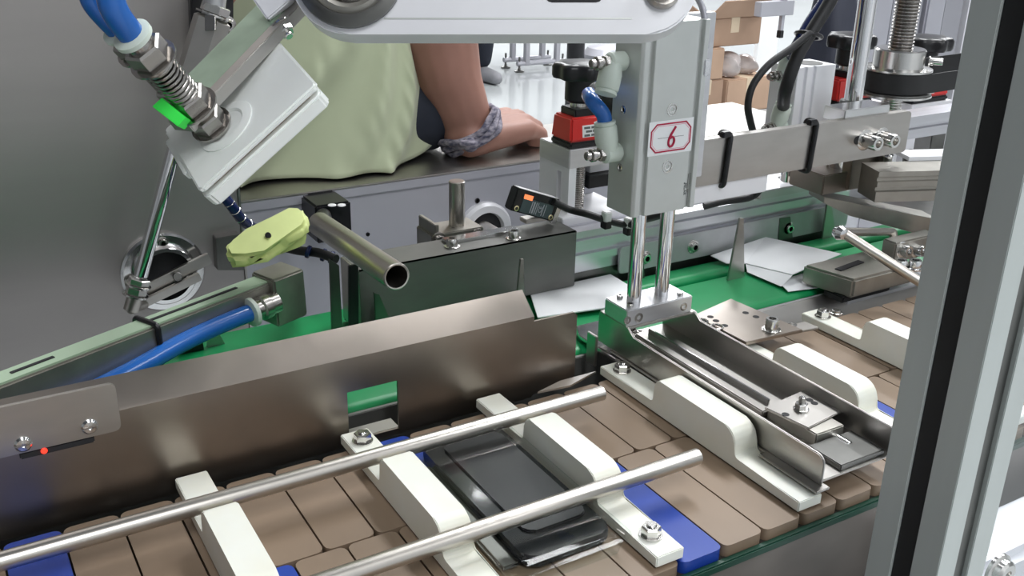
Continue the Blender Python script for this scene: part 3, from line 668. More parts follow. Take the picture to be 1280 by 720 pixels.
for px, py in ((1086, 174), (1107, 171)):
    p = at(px - 5, py + 1, Y=YBM); cap(beam, p, (-.05, -1, 0), .0068, .017, 'bolt_steel')
box('top_clamp', at(1062, 135, Y=YBM).x, at(1118, 130, Y=YBM).x, YBM + .004, YBM + .03, bz1 - .004, bz1 + .008, 'steel_bright', beam, .0008)
for px in (996,): x = at(px, 215, Y=YBM + .03).x; 
# ================================================================== WHITE SUCTION HEAD (left, tilted)
HD = .63; mmp = HD / F
def cdir(dx, dy, dz=0): return (RT * dx + DN * dy - FW * dz)
e2 = Vector((-100, -100, 0)); e2.normalize()
uu = cdir(135, -123).normalized()
th = math.radians(46)
e_ = cdir(-123, -135).normalized()                     # image direction up-left, square to uu
nn = (e_ * math.cos(th) - FW * math.sin(th)).normalized()
vv = (e_ * -math.sin(th) - FW * math.cos(th)).normalized()
def hp(px, py): # point on the head's upper face under a pixel
    L0 = deep(190, 175, HD); d = ray(px, py); t = (L0 - CAM).dot(nn) / d.dot(nn); return CAM + d * t
L_, T_, R_, B_2 = hp(190, 177), hp(325, 54), hp(411, 90), hp(263, 222)
head = thing('suction_gripper', 'tilted white plastic suction gripper with two spring stems and blue tubes', 'gripper', deep(268, 245, HD))
lu = 182 * mmp; c0 = (L_ + T_ + R_ + B_2) / 4
lv = ((B_2 - L_).length + (R_ - T_).length) / 2
thk = .011
ul = ((T_ - L_).length + (R_ - B_2).length) / 2
ax = (uu, vv, nn)
def hbox(name, c, h, mt, parent, b=.0015): return obox(name, c, ax, h, mt, parent, b)
ctop = c0 - nn * thk / 2
# upper slab with chamfered corners, slot and lower slab
def slab(name, c, lu_, lv_, t, mt, ch=.008):
    pts = [(-lu_ / 2, -lv_ / 2 + ch), (-lu_ / 2 + ch, -lv_ / 2), (lu_ / 2 - ch, -lv_ / 2), (lu_ / 2, -lv_ / 2 + ch), (lu_ / 2, lv_ / 2 - ch), (lu_ / 2 - ch, lv_ / 2), (-lu_ / 2 + ch, lv_ / 2), (-lu_ / 2, lv_ / 2 - ch)]
    return prism(name, [c + uu * a + vv * b_ + nn * t / 2 for a, b_ in pts], nn * -t, mt, head, .0012)
slab('upper_slab', c0 - nn * .002, ul, lv, .004, 'white_head', .002)
slab('groove_core', c0 - nn * .0055 - vv * .002, ul - .008, lv - .005, .004, 'tan_slot', .003)
slab('lower_slab', c0 - nn * .0115 + uu * -.001, ul, lv, .010, 'white_head', .003)
slab('corner_step', c0 - nn * .006 - uu * (ul / 2 + .001) - vv * .012, .006, lv * .55, .006, 'white_head', .001)
# recessed ring in the face
pr_ = hp(283, 158); lathe('seat_ring', pr_, nn, [(.019, -.001), (.019, .0008), (.016, .0014), (.013, .0014), (.0115, 0)], 'white_head', head, 32, False)
# ---- steel angle arm carrying it
def line_bar(name, p0, p1, w, t, mt, parent, side, b=.0006):
    d = (p1 - p0); L = d.length; d.normalize(); s = (side - d * side.dot(d)).normalized(); n = d.cross(s)
    return obox(name, (p0 + p1) / 2, (d, s, n), (L / 2, w / 2, t / 2), mt, parent, b)
arm = head
q0 = hp(229, 163) + nn * .012; q1 = hp(352, 52) + nn * .012
q0 = deep(226, 158, HD - .045); q1 = deep(372, 6, HD + .006)
line_bar('flange', q0 - vv * .0, q1, .008, .020, 'steel', arm, nn)
line_bar('web', q0 - vv * .015 + nn * .003, q1 - vv * .015 + nn * .003, .030, .0025, 'steel_green_reflect', arm, vv)  # steel web, its green reflection is in the colour
prism('green_tag', [deep(190, 133, HD - .066), deep(202, 122, HD - .066), deep(232, 147, HD - .066), deep(222, 158, HD - .066)], FW * .012, 'tag_green', arm, .0003)
p = deep(352, 32, HD - .006); hexnut(arm, p, cdir(.4, .55, .2).normalized(), .0055, .006, 'bolt_steel', 'nut', .004)
prism('white_corner', [deep(302, -20, HD - .009), deep(372, -20, HD - .009), deep(361, 2, HD - .009), deep(334, 25, HD - .009)], FW * .012, 'painted_arm', arm, .001)
# ---- suction stems: nut, spring, fitting, blue tube
def stem(base, tip, sc, label, tubepts, zed):
    d = (tip - base); L = d.length; d.normalize()
    st = cyl('stem', base - d * .018 * sc, base + d * .005, .0065 * sc, 'steel_rod', head)
    hexnut(st, base - d * .019 * sc, d, .0115 * sc, .010 * sc, 'nut_steel', 'lower_nut')
    hexnut(st, base, d, .0125 * sc, .011 * sc, 'nut_steel', 'upper_nut')
    s0 = base + d * .011 * sc; s1 = base + d * (L * .62)
    cyl('core', s0, s1, .0072 * sc, 'steel_dark', st)
    n = 10; turns = []
    u, w, dd = frame_of(d); Ls = (s1 - s0).length
    for i in range(n * 14 + 1):
        a = 2 * PI * i / 14; turns.append(s0 + d * (Ls * i / (n * 14)) + (u * math.cos(a) + w * math.sin(a)) * .0088 * sc)
    bm = bmesh.new(); g_tube(bm, turns, .0014 * sc, 6); fin('spring', bm, 'nut_steel', st, ang=60)
    hexnut(st, s1, d, .0125 * sc, .012 * sc, 'nut_steel', 'fitting_nut')
    cyl('fitting_neck', s1 + d * .012 * sc, s1 + d * .019 * sc, .0085 * sc, 'nut_steel', st)
    lathe('collar', s1 + d * .018 * sc, d, [(.0095 * sc, 0), (.0118 * sc, .001), (.0118 * sc, .004 * sc), (.009 * sc, .0055 * sc), (0, .0055 * sc)], 'fitting', st, 22)
    tube('air_tube', [s1 + d * .018 * sc] + tubepts, .0078 * sc, 'blue_tube', st, 16)
    return st
D1 = HD - .050
stem(deep(244, 133, D1), deep(157, 35, D1 - .055), .92, 'spring suction stem through the angle arm with thick blue tube, next to the green tag', [deep(147, 20, D1 - .062), deep(138, -6, D1 - .068), deep(140, -45, D1 - .07), deep(165, -200, D1 - .05), deep(240, -420, D1)], 0)
D2 = HD - .022
stem(deep(222, 118, D2), deep(137, 27, D2 - .055), .80, 'rear spring suction stem mostly hidden behind its twin', [deep(118, 6, D2 - .062), deep(112, -20, D2 - .068), deep(116, -45, D2 - .07), deep(140, -200, D2 - .05), deep(215, -420, D2)], 0)
# ================================================================== PALE SWING ARM ACROSS THE TOP
SD = .60
sw_ = thing('swing_arm', 'pale grey painted swing arm with rounded ends across the top', 'arm', deep(640, 43, SD))
def arcp(cx, cy, r, a0, a1, n=14): return [(cx + r * math.cos(math.radians(a0 + (a1 - a0) * i / n)), cy + r * math.sin(math.radians(a0 + (a1 - a0) * i / n))) for i in range(n + 1)]
out = arcp(437, -32, 75, 270, 90) + arcp(808, -22, 65, 90, -90)
bm = bmesh.new(); g_prism(bm, [deep(x, y, SD) for x, y in out], FW * .022); bev(bm, .0012); fin('arm_plate', bm, 'painted_arm', sw_)
bc = deep(437, -32, SD)
k = SD / F
lathe('bearing_ring', bc + FW * .002, -FW, [(68 * k, 0), (68 * k, .006), (60 * k, .008), (53 * k, .008), (50 * k, .003)], 'steel_dark', sw_, 48, False)
lathe('bearing_race', bc + FW * .001, -FW, [(51 * k, 0), (51 * k, .004), (44 * k, .006), (38 * k, .005), (34 * k, .0015), (0, .0015)], 'cast_steel', sw_, 48)
lathe('hub', bc, -FW, [(30 * k, 0), (30 * k, .010), (26 * k, .012), (0, .012)], 'nut_steel', sw_, 32)
cyl('pivot_shaft', bc + FW * .018, V(bc.x, .935, bc.z), .014, 'steel_rod', sw_, 28)
b2 = deep(828, -10, SD); lathe('pivot_bolt', b2, -FW, [(22 * k, -.001), (22 * k, .004), (19 * k, .006), (14 * k, .006), (13 * k, .012), (11 * k, .0135), (0, .0135)], 'steel_rod', sw_, 32)
bm = bmesh.new(); g_prism(bm, [deep(x, y, SD - .0002) for x, y in arcp(690, -6, 9, 90, 270, 6) + arcp(745, -6, 9, -90, 90, 6)], FW * .003); fin('slot', bm, 'black_matte', sw_)
prism('edge_line', [deep(480, 22, SD - .0003), deep(790, 22, SD - .0003), deep(790, 24, SD - .0003), deep(480, 24, SD - .0003)], FW * .001, 'anodised', sw_)
# ================================================================== SLANTED ROD WITH FLANGE ON THE CABINET
YW = .935
fc = at(203, 335, Y=YW)
fl_ = thing('flange_bearing', 'round steel flange bearing on the machine cabinet at the foot of the slanted rod', 'bearing', fc)
fc2 = at(198, 338, Y=YW - .002)
lathe('flange', at(203, 338, Y=YW + .001), V(0, -1, 0), [(.039, 0), (.039, .006), (.037, .008), (.030, .008), (.029, .016), (.0275, .018), (.024, .018), (.0235, .002)], 'steel_bright', fl_, 56, False)
lathe('bore', at(203, 338, Y=YW), V(0, -1, 0), [(.0238, 0), (.0238, .003), (0, .003)], 'black_matte', fl_, 36)
for px, py in ((240, 344), (203, 303), (163, 349)): cap(fl_, at(px, py, Y=YW - .007), (0, -1, 0), .0038, .004, 'nut_steel')
line_bar('crank_link', at(182, 362, Y=.915), at(262, 322, Y=.915), .011, .005, 'steel', fl_, V(0, 0, 1))
line_bar('crank_link', at(182, 378, Y=.908), at(250, 345, Y=.908), .008, .005, 'steel', fl_, V(0, 0, 1))
cyl('crank_hub', at(222, 346, Y=.906), at(222, 346, Y=YW), .0042, 'steel_dark', fl_)
sr_ = thing('slanted_rod', 'slanted polished rod with hex joints in front of the machine cabinet', 'rod', at(172, 366, Y=.895))
RY = .885
r0 = at(176, 345, Y=RY); r1 = at(232, 132, Y=RY); r2 = at(266, 22, Y=RY)
cyl('rod', r0, r1, .0062, 'chrome', sr_, 28)
hexnut(sr_, at(169, 369, Y=RY), (r1 - r0), .0095, .007, 'bolt_steel', 'lock_nut'); hexnut(sr_, at(172.5, 357, Y=RY), (r1 - r0), .0095, .006, 'bolt_steel', 'lock_nut')
cyl('joint_stub', at(164, 388, Y=RY), at(170, 366, Y=RY), .007, 'steel_rod', sr_)
bm = bmesh.new(); g_lathe(bm, r1, r2 - r1, [(.012, 0), (.016, .004), (.016, (r2 - r1).length - .002), (.013, (r2 - r1).length)], 6); fin('hex_coupling', bm, 'steel', sr_, ang=20)
obox('flat', at(263, 29, Y=RY - .0165), (RT, DN, FW), (.0045, .0065, .001), 'bolt_steel', sr_, .0004)
hexnut(sr_, r2 + (r2 - r1).normalized() * .002, r2 - r1, .0125, .008, 'bolt_steel', 'lock_nut')
ur = at(276, -70, Y=RY) - r2; cyl('upper_rod', r2, r2 + ur * ((bc.z - .018 - r2.z) / ur.z), .0095, 'aluminium', sr_)
cyl('joint_pin', at(164, 386, Y=RY - .004), at(180, 380, Y=.910), .005, 'steel_rod', sr_)
bb = thing('black_bracket', 'black plastic bracket with a screw behind the top of the slanted rod', 'bracket', at(280, 43, Y=.925))
prism('plate', [at(238, -10, Y=.926), at(292, -10, Y=.926), at(292, 42, Y=.926), at(262, 38, Y=.926), at(258, 20, Y=.926), at(243, 66, Y=.926), at(240, 70, Y=.926)], (0, .0095, 0), 'black_plastic', bb, .0008)
cap(bb, at(284, 31, Y=.926), (0, -1, 0), .0055, .005, 'nut_steel')
# ================================================================== LOWER LEFT SUCTION ARM WITH FOAM PAD
la = thing('foam_gripper', 'grey vacuum gripper bar with lime foam pad slanting over the green belt', 'gripper', at(180, 420, Y=.63))
A0_ = at(-60, 497, Y=.635); A1 = at(330, 349, Y=.718); LX = .1; A0 = A0_ - (A1 - A0_) * LX
dA = (A1 - A0).normalized(); sA = V(0, 0, 1); nA = dA.cross(sA).normalized(); upA = nA.cross(dA).normalized()
LA = (A1 - A0).length; LB = (A1 - A0_).length
wA = .020; hA = .026
cA = (A0 + A1) / 2 - upA * hA / 2
if nA.y > 0: nA = -nA
obox('bar', cA, (dA, nA, upA), (LA / 2, wA / 2, hA / 2), 'cast_steel', la, .0012)
obox('top_strip', (A0 + A1) / 2 + upA * .0006 , (dA, nA, upA), (LA / 2 - .002, wA / 2 - .002, .0008), 'top_green_reflect', la, .0003)  # thin sheet over the bar, coloured as the green reflection there
for x0, x1 in ((0, 48), (165, 288)):
    p0 = at(x0, 480 - x0 * .395 - 10, Y=.6); 
    t0 = (x0 + 60) / 390 * LB; t1 = (x1 + 60) / 390 * LB
    obox('slot', A0_ + dA * (t0 + t1) / 2 + upA * .0016, (dA, nA, upA), ((t1 - t0) / 2, .0016, .0004), 'black_matte', la, .0003)
# end block and fitting
eb0 = A1 + dA * .012 - upA * .016
obox('end_block', eb0 + nA * .002, (dA, nA, upA), (.015, .014, .020), 'cast_steel', la, .0015)
tA = at(163, 403, Y=A0.y + (A1.y - A0.y) * .54)
def on_arm(px): t = (px + 60) / 390 * LB; return A0_ + dA * t
c_ = on_arm(160); lp = []
for a_, b_ in rrect(0, -hA / 2, wA + .004, hA + .004, .003, 3): lp.append(c_ + nA * a_ + upA * b_ + dA * (a_ * .1))
bm = bmesh.new(); g_tube(bm, lp, .0022, 8, True); fin('cable_tie', bm, 'black_plastic', la, ang=60)
hs = [on_arm(326) + nA * .016 - upA * .014, on_arm(290) + nA * .0145 - upA * .015]
lathe('hose_fitting', hs[0], hs[1] - hs[0], [(.0085, 0), (.0085, .007), (.0098, .008), (.0098, .014), (.0078, .015), (.0078, .021), (.0, .021)], 'nut_steel', la, 20)
lathe('collar', hs[0] + (hs[1] - hs[0]).normalized() * .020, hs[1] - hs[0], [(.0095, 0), (.0112, .001), (.0112, .004), (.008, .005), (0, .005)], 'fitting', la, 20)
h2 = hs[0] + (hs[1] - hs[0]).normalized() * .021
tube('air_tube', [h2, on_arm(250) + nA * .014 - upA * .015, on_arm(190) + nA * .014 - upA * .017, on_arm(120) + nA * .015 - upA * .022, on_arm(40) + nA * .015 - upA * .026, on_arm(-40) + nA * .014 - upA * .028, on_arm(-90) + nA * .014 - upA * .027], .0068, 'blue_tube', la, 16)
# foam pad on top of the end block
fp = la
FY = .708
fo = [(278, 313), (275, 305), (285, 297), (310, 288), (345, 276), (370, 267), (383, 263), (389, 268), (388, 277), (380, 283), (350, 293), (320, 303), (300, 312)]
FT = [at(x, y, Y=FY) for x, y in fo]
dn = V(.0, -.004, -.012)
ctr = sum(FT, V(0, 0, 0)) / len(FT)
bm = bmesh.new(); g_prism(bm, [p + V(0, (p - ctr).z * 1.6, 0) for p in FT], V(.003, .004, -.011)); bev(bm, .0035, 3); fin('pad', bm, 'foam_yellow', fp, ang=70)
bm = bmesh.new(); g_prism(bm, [p + V(.002, .004, -.011) + (ctr - p) * .14 for p in FT], V(.0, .002, -.008)); bev(bm, .002, 2); fin('pad_base', bm, 'foam_yellow', fp, ang=70)
lathe('pad_hole', at(335, 294, Y=FY - .0055), -FW + V(0, 0, .3), [(.0022, -.002), (.0022, .0008), (0, .0008)], 'black_matte', fp, 10)
# ================================================================== RED POSITION INDICATOR WITH KNOB
def indicator(px, py, Yq, s, label, knob_s=1.0, stem_h=.026, ws=1.0):
    """corner pixel of the red body's bottom front-left edge"""
    p = at(px, py, Y=Yq); t = thing('position_indicator', label, 'indicator', p, 'red position indicators with black star knobs')
    w, dp, h = .040 * s * ws, .036 * s, .0235 * s
    prism('base', [p + V(x, y, 0) for x, y in ((0, 0), (w, 0), (w, dp), (0, dp))], (0, 0, .006 * s), 'black_plastic', t, .0015 * s)
    bm = bmesh.new(); q = p + V(0, 0, .006 * s)
    lo = [(0, 0), (w, 0), (w, dp), (0, dp)]; hi = [(.002 * s, .003 * s), (w - .002 * s, .003 * s), (w - .002 * s, dp - .001 * s), (.002 * s, dp - .001 * s)]
    a = [bm.verts.new(q + V(x, y, 0)) for x, y in lo]; b = [bm.verts.new(q + V(x, y, h)) for x, y in hi]
    bm.faces.new(a); bm.faces.new(b)
    for i in range(4): bm.faces.new((a[i], a[(i + 1) % 4], b[(i + 1) % 4], b[i]))
    bev(bm, .002 * s, 3); fin('red_body', bm, 'red_plastic', t)
    yl = .0014 * s
    lb = prism('label_plate', [q + V(x * s, -.0004 + z * .003 / .0235, z * s) for x, z in ((.014, .004), (.036, .004), (.036, .0155), (.014, .0155))], (0, .0006, 0), 'label_white', t)
    for z0, xs in ((.0130, ((.016, .023), (.0245, .034))), (.0095, ((.018, .025), (.026, .031))), (.0058, ((.016, .0225), (.024, .034)))):
        for xa, xb in xs: prism('label_print', [q + V(x * s, -.0007 + z * .003 / .0235, z * s) for x, z in ((xa, z0 - .001), (xb, z0 - .001), (xb, z0 + .001), (xa, z0 + .001))], (0, .0004, 0), 'grey_ink', lb)
    c = p + V(w * .52, dp * .52, 0); zt_ = h + .006 * s
    bm = bmesh.new(); g_hex(bm, c + V(0, 0, zt_ + .003 * s), EX, (.013 * s, .013 * s, .004 * s)); bev(bm, .001); fin('neck', bm, 'black_plastic', t)
    cyl('spindle', c + V(0, 0, zt_ + .005 * s), c + V(0, 0, zt_ + .014 * s), .009 * s, 'bolt_steel', t)
    kb = cyl('knob_stem', c + V(0, 0, zt_ + .012 * s), c + V(0, 0, zt_ + .012 * s + stem_h * s), .0145 * s, 'black_plastic', t, 24, .002)
    # lobed star head
    bm = bmesh.new(); n = 48; zs = zt_ + .012 * s + stem_h * s - .004
    rings = []
    for rr, zz in ((.016, 0), (.0215, .0015), (.0225, .004), (.0225, .0125), (.0205, .0155), (.015, .0165), (.0, .0170)):
        if rr == 0: rings.append([bm.verts.new(c + V(0, 0, zs + zz * s))]); continue
        rings.append([bm.verts.new(c + V(math.cos(2 * PI * i / n), math.sin(2 * PI * i / n), 0) * rr * s * knob_s * (1 + (.075 * math.cos(7 * 2 * PI * i / n) if rr > .0152 else 0)) + V(0, 0, zs + zz * s)) for i in range(n)])
    bm.faces.new(rings[0])
    for a, b in zip(rings, rings[1:]):
        for i in range(n):
            j = (i + 1) % n
            if len(b) == 1: bm.faces.new((a[i], a[j], b[0]))
            else: bm.faces.new((a[i], a[j], b[j], b[i]))
    fin('star_knob', bm, 'black_plastic', kb, ang=50)
    return t, c
YI = .745
ind, ic = indicator(713, 187, YI, .95, 'red position indicator with black star knob beside the numbered cylinder', 1.15)
# slotted aluminium mount and lead screw under it
ip = ind.location.copy()
mt_ = thing('slide_mount', 'aluminium slide mount with a lead screw under the red indicator', 'mount', ip + V(.02, .02, -.08))
mz = ip.z
box('cap_plate', ip.x - .002, ip.x + .060, ip.y - .002, ip.y + .050, mz - .018, mz, 'aluminium', mt_, .0008)
x0_ = ip.x - .002
plate_cells('side_plate', [ip.y - .001, ip.y + .012, ip.y + .019, ip.y + .050], [.0605, .066, mz - .024, mz - .017], {(1, 1)}, lambda u, w: V(x0_ + .001, u, w), (.008, 0, 0), 'painted_arm', mt_)
box('back_plate', x0_ + .009, ip.x + .060, ip.y + .044, ip.y + .050, .0605, mz - .017, 'painted_panel', mt_, .0006)
sx = at(722, 230, Y=ip.y + .012).x
thread('lead_screw', V(sx, ip.y + .012, .0605), V(sx, ip.y + .012, mz - .017), .0068, .0021, 'nut_steel', mt_, 18)
box('foot_plate', x0_ - .012, ip.x + .062, ip.y - .012, ip.y + .05, .0535, .0612, 'painted_arm', mt_, .0008)
box('cross_bar', at(737, 240, Y=ip.y + .01).x, at(768, 240, Y=ip.y + .01).x + .02, ip.y + .012, ip.y + .03, mz - .045, mz - .033, 'black_plastic', mt_, .0006)
box('upper_bar', at(737, 220, Y=ip.y + .02).x, at(768, 220, Y=ip.y + .02).x + .03, ip.y + .02, ip.y + .04, mz - .032, mz - .014, 'painted_arm', mt_, .0006)
# ================================================================== PHOTO SENSOR
YSn = .722
sn = thing('photo_sensor', 'small black photo sensor with an orange lamp and two brass eyelets on the hood', 'sensor', at(665, 278, Y=YSn))
sl0 = at(648, 235, Y=YSn); sdx = (at(701, 250, Y=YSn) - sl0); wS = sdx.length; sdx.normalize(); sdz = (V(0, 0, 1) - sdx * sdx.z).normalized(); sdy = sdx.cross(sdz) * -1
if sdy.y < 0: sdy = -sdy
hS = .021; cS = sl0 + sdx * wS / 2 - sdz * hS / 2 + sdy * .006
bmS = obox('body', cS, (sdx, sdz, sdy), (wS / 2, hS / 2, .006), 'sensor_body', sn, .001)
fo_ = cS - sdy * .0062
obox('label_plate', fo_ - sdz * .0028 + sdx * .002, (sdx, sdz, sdy), (wS * .36, hS * .31, .0003), 'sensor_label', bmS, .0001)
obox('top_stripe', cS + sdz * (hS / 2 + .0002), (sdx, sdz, sdy), (wS * .46, .0003, .0045), 'label_white', bmS, .0001)
obox('indicator_lamp', fo_ + sdz * .0048 - sdx * .0105, (sdx, sdz, sdy), (.0048, .0022, .0004), 'lamp_orange', bmS, .0002)
for i, (dx, w) in enumerate(((-.0045, .0004), (-.0022, .0007), (.0002, .0004), (.0022, .0003), (.0082, .0004), (.0108, .0003))):
    obox('label_print', fo_ - sdz * .0028 + sdx * dx - sdy * .0004, (sdx, sdz, sdy), (w, hS * .25, .0001), 'cabinet_grey', bmS, 0)
text('ce_mark', 'CE', fo_ - sdz * .0028 + sdx * .0055 - sdy * .0003, sdz, -sdx, .005, 'cabinet_grey', bmS)
for dx in (-wS * .40, wS * .40):
    pp = fo_ - sdz * hS * .34 + sdx * dx; lathe('eyelet', pp + sdy * .0006, -sdy, [(.0026, 0), (.0026, .0012), (.0022, .0014), (.0015, .0014), (.0013, .0002)], 'brass', bmS, 18, False)
obox('bracket', cS + sdx * (wS / 2 + .002) - sdz * .002 + sdy * .002, (sdx, sdz, sdy), (.003, .010, .007), 'steel_bright', sn, .0006)
obox('bracket_foot', cS - sdz * (hS / 2 + .002) + sdx * .012 + sdy * .004, (V(1, 0, 0), V(0, 0, 1), V(0, 1, 0)), (.014, .002, .006), 'steel', sn, .0006)
cb = [at(692, 252, Y=YSn - .002), at(712, 262, Y=YSn - .004), at(735, 268, Y=.70), at(760, 276, Y=.69), at(785, 281, Y=.68), at(800, 276, Y=.66), at(830, 268, Y=.63)]
tube('cable', cb, .0032, 'black_rubber', sn, 12)
for px, py in ((758, 272), (786, 280)):
    c_ = at(px, py, Y=.69 if px < 770 else .68); obox('cable_clip', c_ + V(0, 0, .001), EX, (.0035, .004, .005), 'label_white', sn, .0008); obox('clip_head', c_ - V(0, 0, .006), EX, (.0038, .004, .004), 'black_plastic', sn, .0008)
# ================================================================== SECOND CYLINDER BEHIND THE BEAM
YC2 = .70
xa = at(992, 140, Y=YC2).x; xb = at(1040, 120, Y=YC2).x
c2 = thing('rear_cylinder', 'short silver pneumatic cylinder standing behind the support bar', 'cylinder', ((xa + xb) / 2, YC2 + .02, .10))
z2 = at(1010, 84, Y=YC2).z; zb2 = at(1010, 165, Y=YC2).z - .01
pr2 = [(xa - .001, 0), (xa + .008, 0), (xa + .008, .003), (xa + .012, .003), (xa + .012, 0), (xa + .020, 0), (xa + .020, .003), (xa + .024, .003), (xa + .024, 0), (xb, 0), (xb, .036), (xa - .001, .036)]
prism('body', [V(x, YC2 + y, zb2) for x, y in pr2], (0, 0, z2 - zb2), 'painted_arm', c2, .0004)
lathe('top_bore', V((xa + xb) / 2 + .006, YC2 + .017, z2), V(0, 0, 1), [(.013, -.001), (.013, .0004), (0, .0004)], 'steel_dark', c2, 28)
cyl('piston_rod', V((xa + xb) / 2 - .004, YC2 + .017, .066), V((xa + xb) / 2 - .004, YC2 + .017, zb2 + .01), .0075, 'chrome', c2)
e1 = elbow(c2, V(xa - .001, YC2 + .012, at(985, 96, Y=YC2).z), V(-1, -.15, 0), V(.45, -.1, .9), .95)
e2_ = elbow(c2, V(xa - .001, YC2 + .010, at(985, 160, Y=YC2).z), V(-1, -.1, 0), V(.15, -.1, 1), .95)
tube('navy_hose', [e1 - V(0, 0, .003), at(1000, 58, Y=YC2 - .01), at(1016, 30, Y=YC2 - .01), at(1036, 0, Y=YC2 - .01), at(1056, -35, Y=YC2 - .01)], .0085, 'navy_tube', c2, 14)
tube('black_hose', [e2_ - V(0, 0, .003), at(982, 112, Y=YC2 - .02), at(996, 72, Y=YC2 - .024), at(1013, 42, Y=YC2 - .024), at(1034, 8, Y=YC2 - .024), at(1052, -25, Y=YC2 - .024)], .0062, 'black_rubber', c2, 14)
tube('loop_cable', [at(1012, 42, Y=YC2 - .03), at(990, 60, Y=YC2 - .03), at(962, 80, Y=YC2 - .03), at(942, 105, Y=YC2 - .03), at(935, 130, Y=YC2 - .03), at(938, 152, Y=YC2 - .028), at(946, 180, Y=YC2 - .02), at(955, 205, Y=YC2 - .01), at(952, 230, Y=YC2 - .01), at(940, 246, Y=YC2), at(905, 252, Y=YC2 + .005), at(880, 258, Y=YC2 + .01)], .0034, 'black_rubber', c2, 12)
c_ = at(1011, 44, Y=YC2 - .018); tube('hose_tie', [c_ + RT * .012 * math.cos(a) + (RT * .3 + DN * -.1 + FW * 1).normalized() * .017 * math.sin(a) + DN * .002 * math.cos(a) for a in [2 * PI * i / 20 for i in range(20)]], .002, 'black_plastic', c2, 8, 1, True)
# foot plate under the second cylinder
fpz = .0625
box('foot_plate', at(962, 232, Y=.70).x, at(1034, 222, Y=.70).x, YR - .002, YR + .045, .0535, fpz, 'aluminium', c2, .0008)
for px, py in ((978, 222), (1015, 217)): lathe('slot_screw', at(px, py, z=fpz), V(0, 0, 1), [(.0045, -.0004), (.0045, .0004), (.003, .0004), (.0028, -.0002), (0, -.0002)], 'steel_dark', c2, 16)
# ================================================================== POLISHED UPRIGHT SHAFT + LEAD SCREW WITH PULLEY
YSh = .675
xs_ = at(1070, 100, Y=YSh).x
us = thing('upright_shaft', 'polished upright steel shaft beside the black toothed pulley', 'shaft', (xs_, YSh, .07))
cyl('shaft', V(xs_, YSh, bz1 - .008), V(xs_, YSh, .46), .0088, 'chrome', us, 32)
cyl('collar', V(xs_, YSh, bz1 - .0065), V(xs_, YSh, bz1 + .002), .0125, 'steel_dark', us)
YLs = .745
xls = at(1121, 90, Y=YLs).x; zpl = at(1121, 92, Y=YLs).z
ls = thing('lead_screw_pulley', 'threaded lead screw with a black toothed belt pulley and steel collar', 'pulley', (xls, YLs, .05))
thread('lead_screw', V(xls, YLs, zpl + .012), V(xls, YLs, .42), .0135, .0036, 'nut_steel', ls, 22, .16)
lathe('hub_collar', V(xls, YLs, zpl + .005), V(0, 0, 1), [(.037, 0), (.037, .002), (.0275, .0035), (.0275, .0215), (.026, .023), (.014, .023), (.0, .023)], 'bolt_steel', ls, 44)
cap(ls, V(xls + .02, YLs - .024, zpl + .016), (.6, -.7, 0), .004, .014, 'bolt_steel', 'grub_screw')
lathe('pulley', V(xls, YLs, zpl - .02), V(0, 0, 1), [(.039, 0), (.039, .002), (.034, .003), (.034, .023), (.037, .025)], 'steel_dark', ls, 44)
# toothed belt running back to the right
bm = bmesh.new(); rb_ = .036; far = V(xls + .30, YLs + .02, 0); c1 = V(xls, YLs, 0)
loop = [c1 + V(math.cos(a), math.sin(a), 0) * rb_ for a in [math.radians(90 + 180 * i / 16) for i in range(17)]] + [far + V(math.cos(a), math.sin(a), 0) * rb_ for a in [math.radians(-90 + 180 * i / 16) for i in range(17)]]
inner = [c1 + (p - c1) * (.0345 / .036) if i < 17 else far + (p - far) * (.0345 / .036) for i, p in enumerate(loop)]
n = len(loop); vs = [[bm.verts.new(p + V(0, 0, z)) for p in lp_] for lp_, z in ((loop, zpl - .017), (loop, zpl + .004), (inner, zpl + .004), (inner, zpl - .017))]
for k_ in range(4):
    a, b = vs[k_], vs[(k_ + 1) % 4]
    for i in range(n): bm.faces.new((a[i], a[(i + 1) % n], b[(i + 1) % n], b[i]))
fin('toothed_belt', bm, 'black_rubber', ls)
lathe('rear_pulley', far + V(0, 0, zpl - .02), V(0, 0, 1), [(.034, 0), (.034, .025), (0, .025)], 'steel_dark', ls, 32)
lathe('lower_flange', V(xls, YLs, zpl - .0225), V(0, 0, 1), [(.040, 0), (.040, .0022), (0, .0022)], 'bolt_steel', ls, 44)
thread('lower_screw', V(xls, YLs, .05), V(xls, YLs, zpl - .022), .0115, .003, 'bolt_steel', ls, 20, .14)
# red indicators behind
i2, _ = indicator(1046, 134, .86, 1.12, 'red position indicator with black star knob directly behind the polished shaft', 1.15, .022, 1.42)
i3, _ = indicator(1140, 131, .93, 1.25, 'larger red position indicator with black knob next to the aluminium post', 1.2, .018, 1.55)
for t_, lab in ((i2, 'grey mounting block under the indicator behind the polished shaft'), (i3, 'grey mounting block under the larger red indicator')):
    q = t_.location; o = box('indicator_block', q.x - .004, q.x + .085, q.y - .003, q.y + .06, -.05, q.z, 'painted_arm', None, .001); tag(o, lab, 'mount')
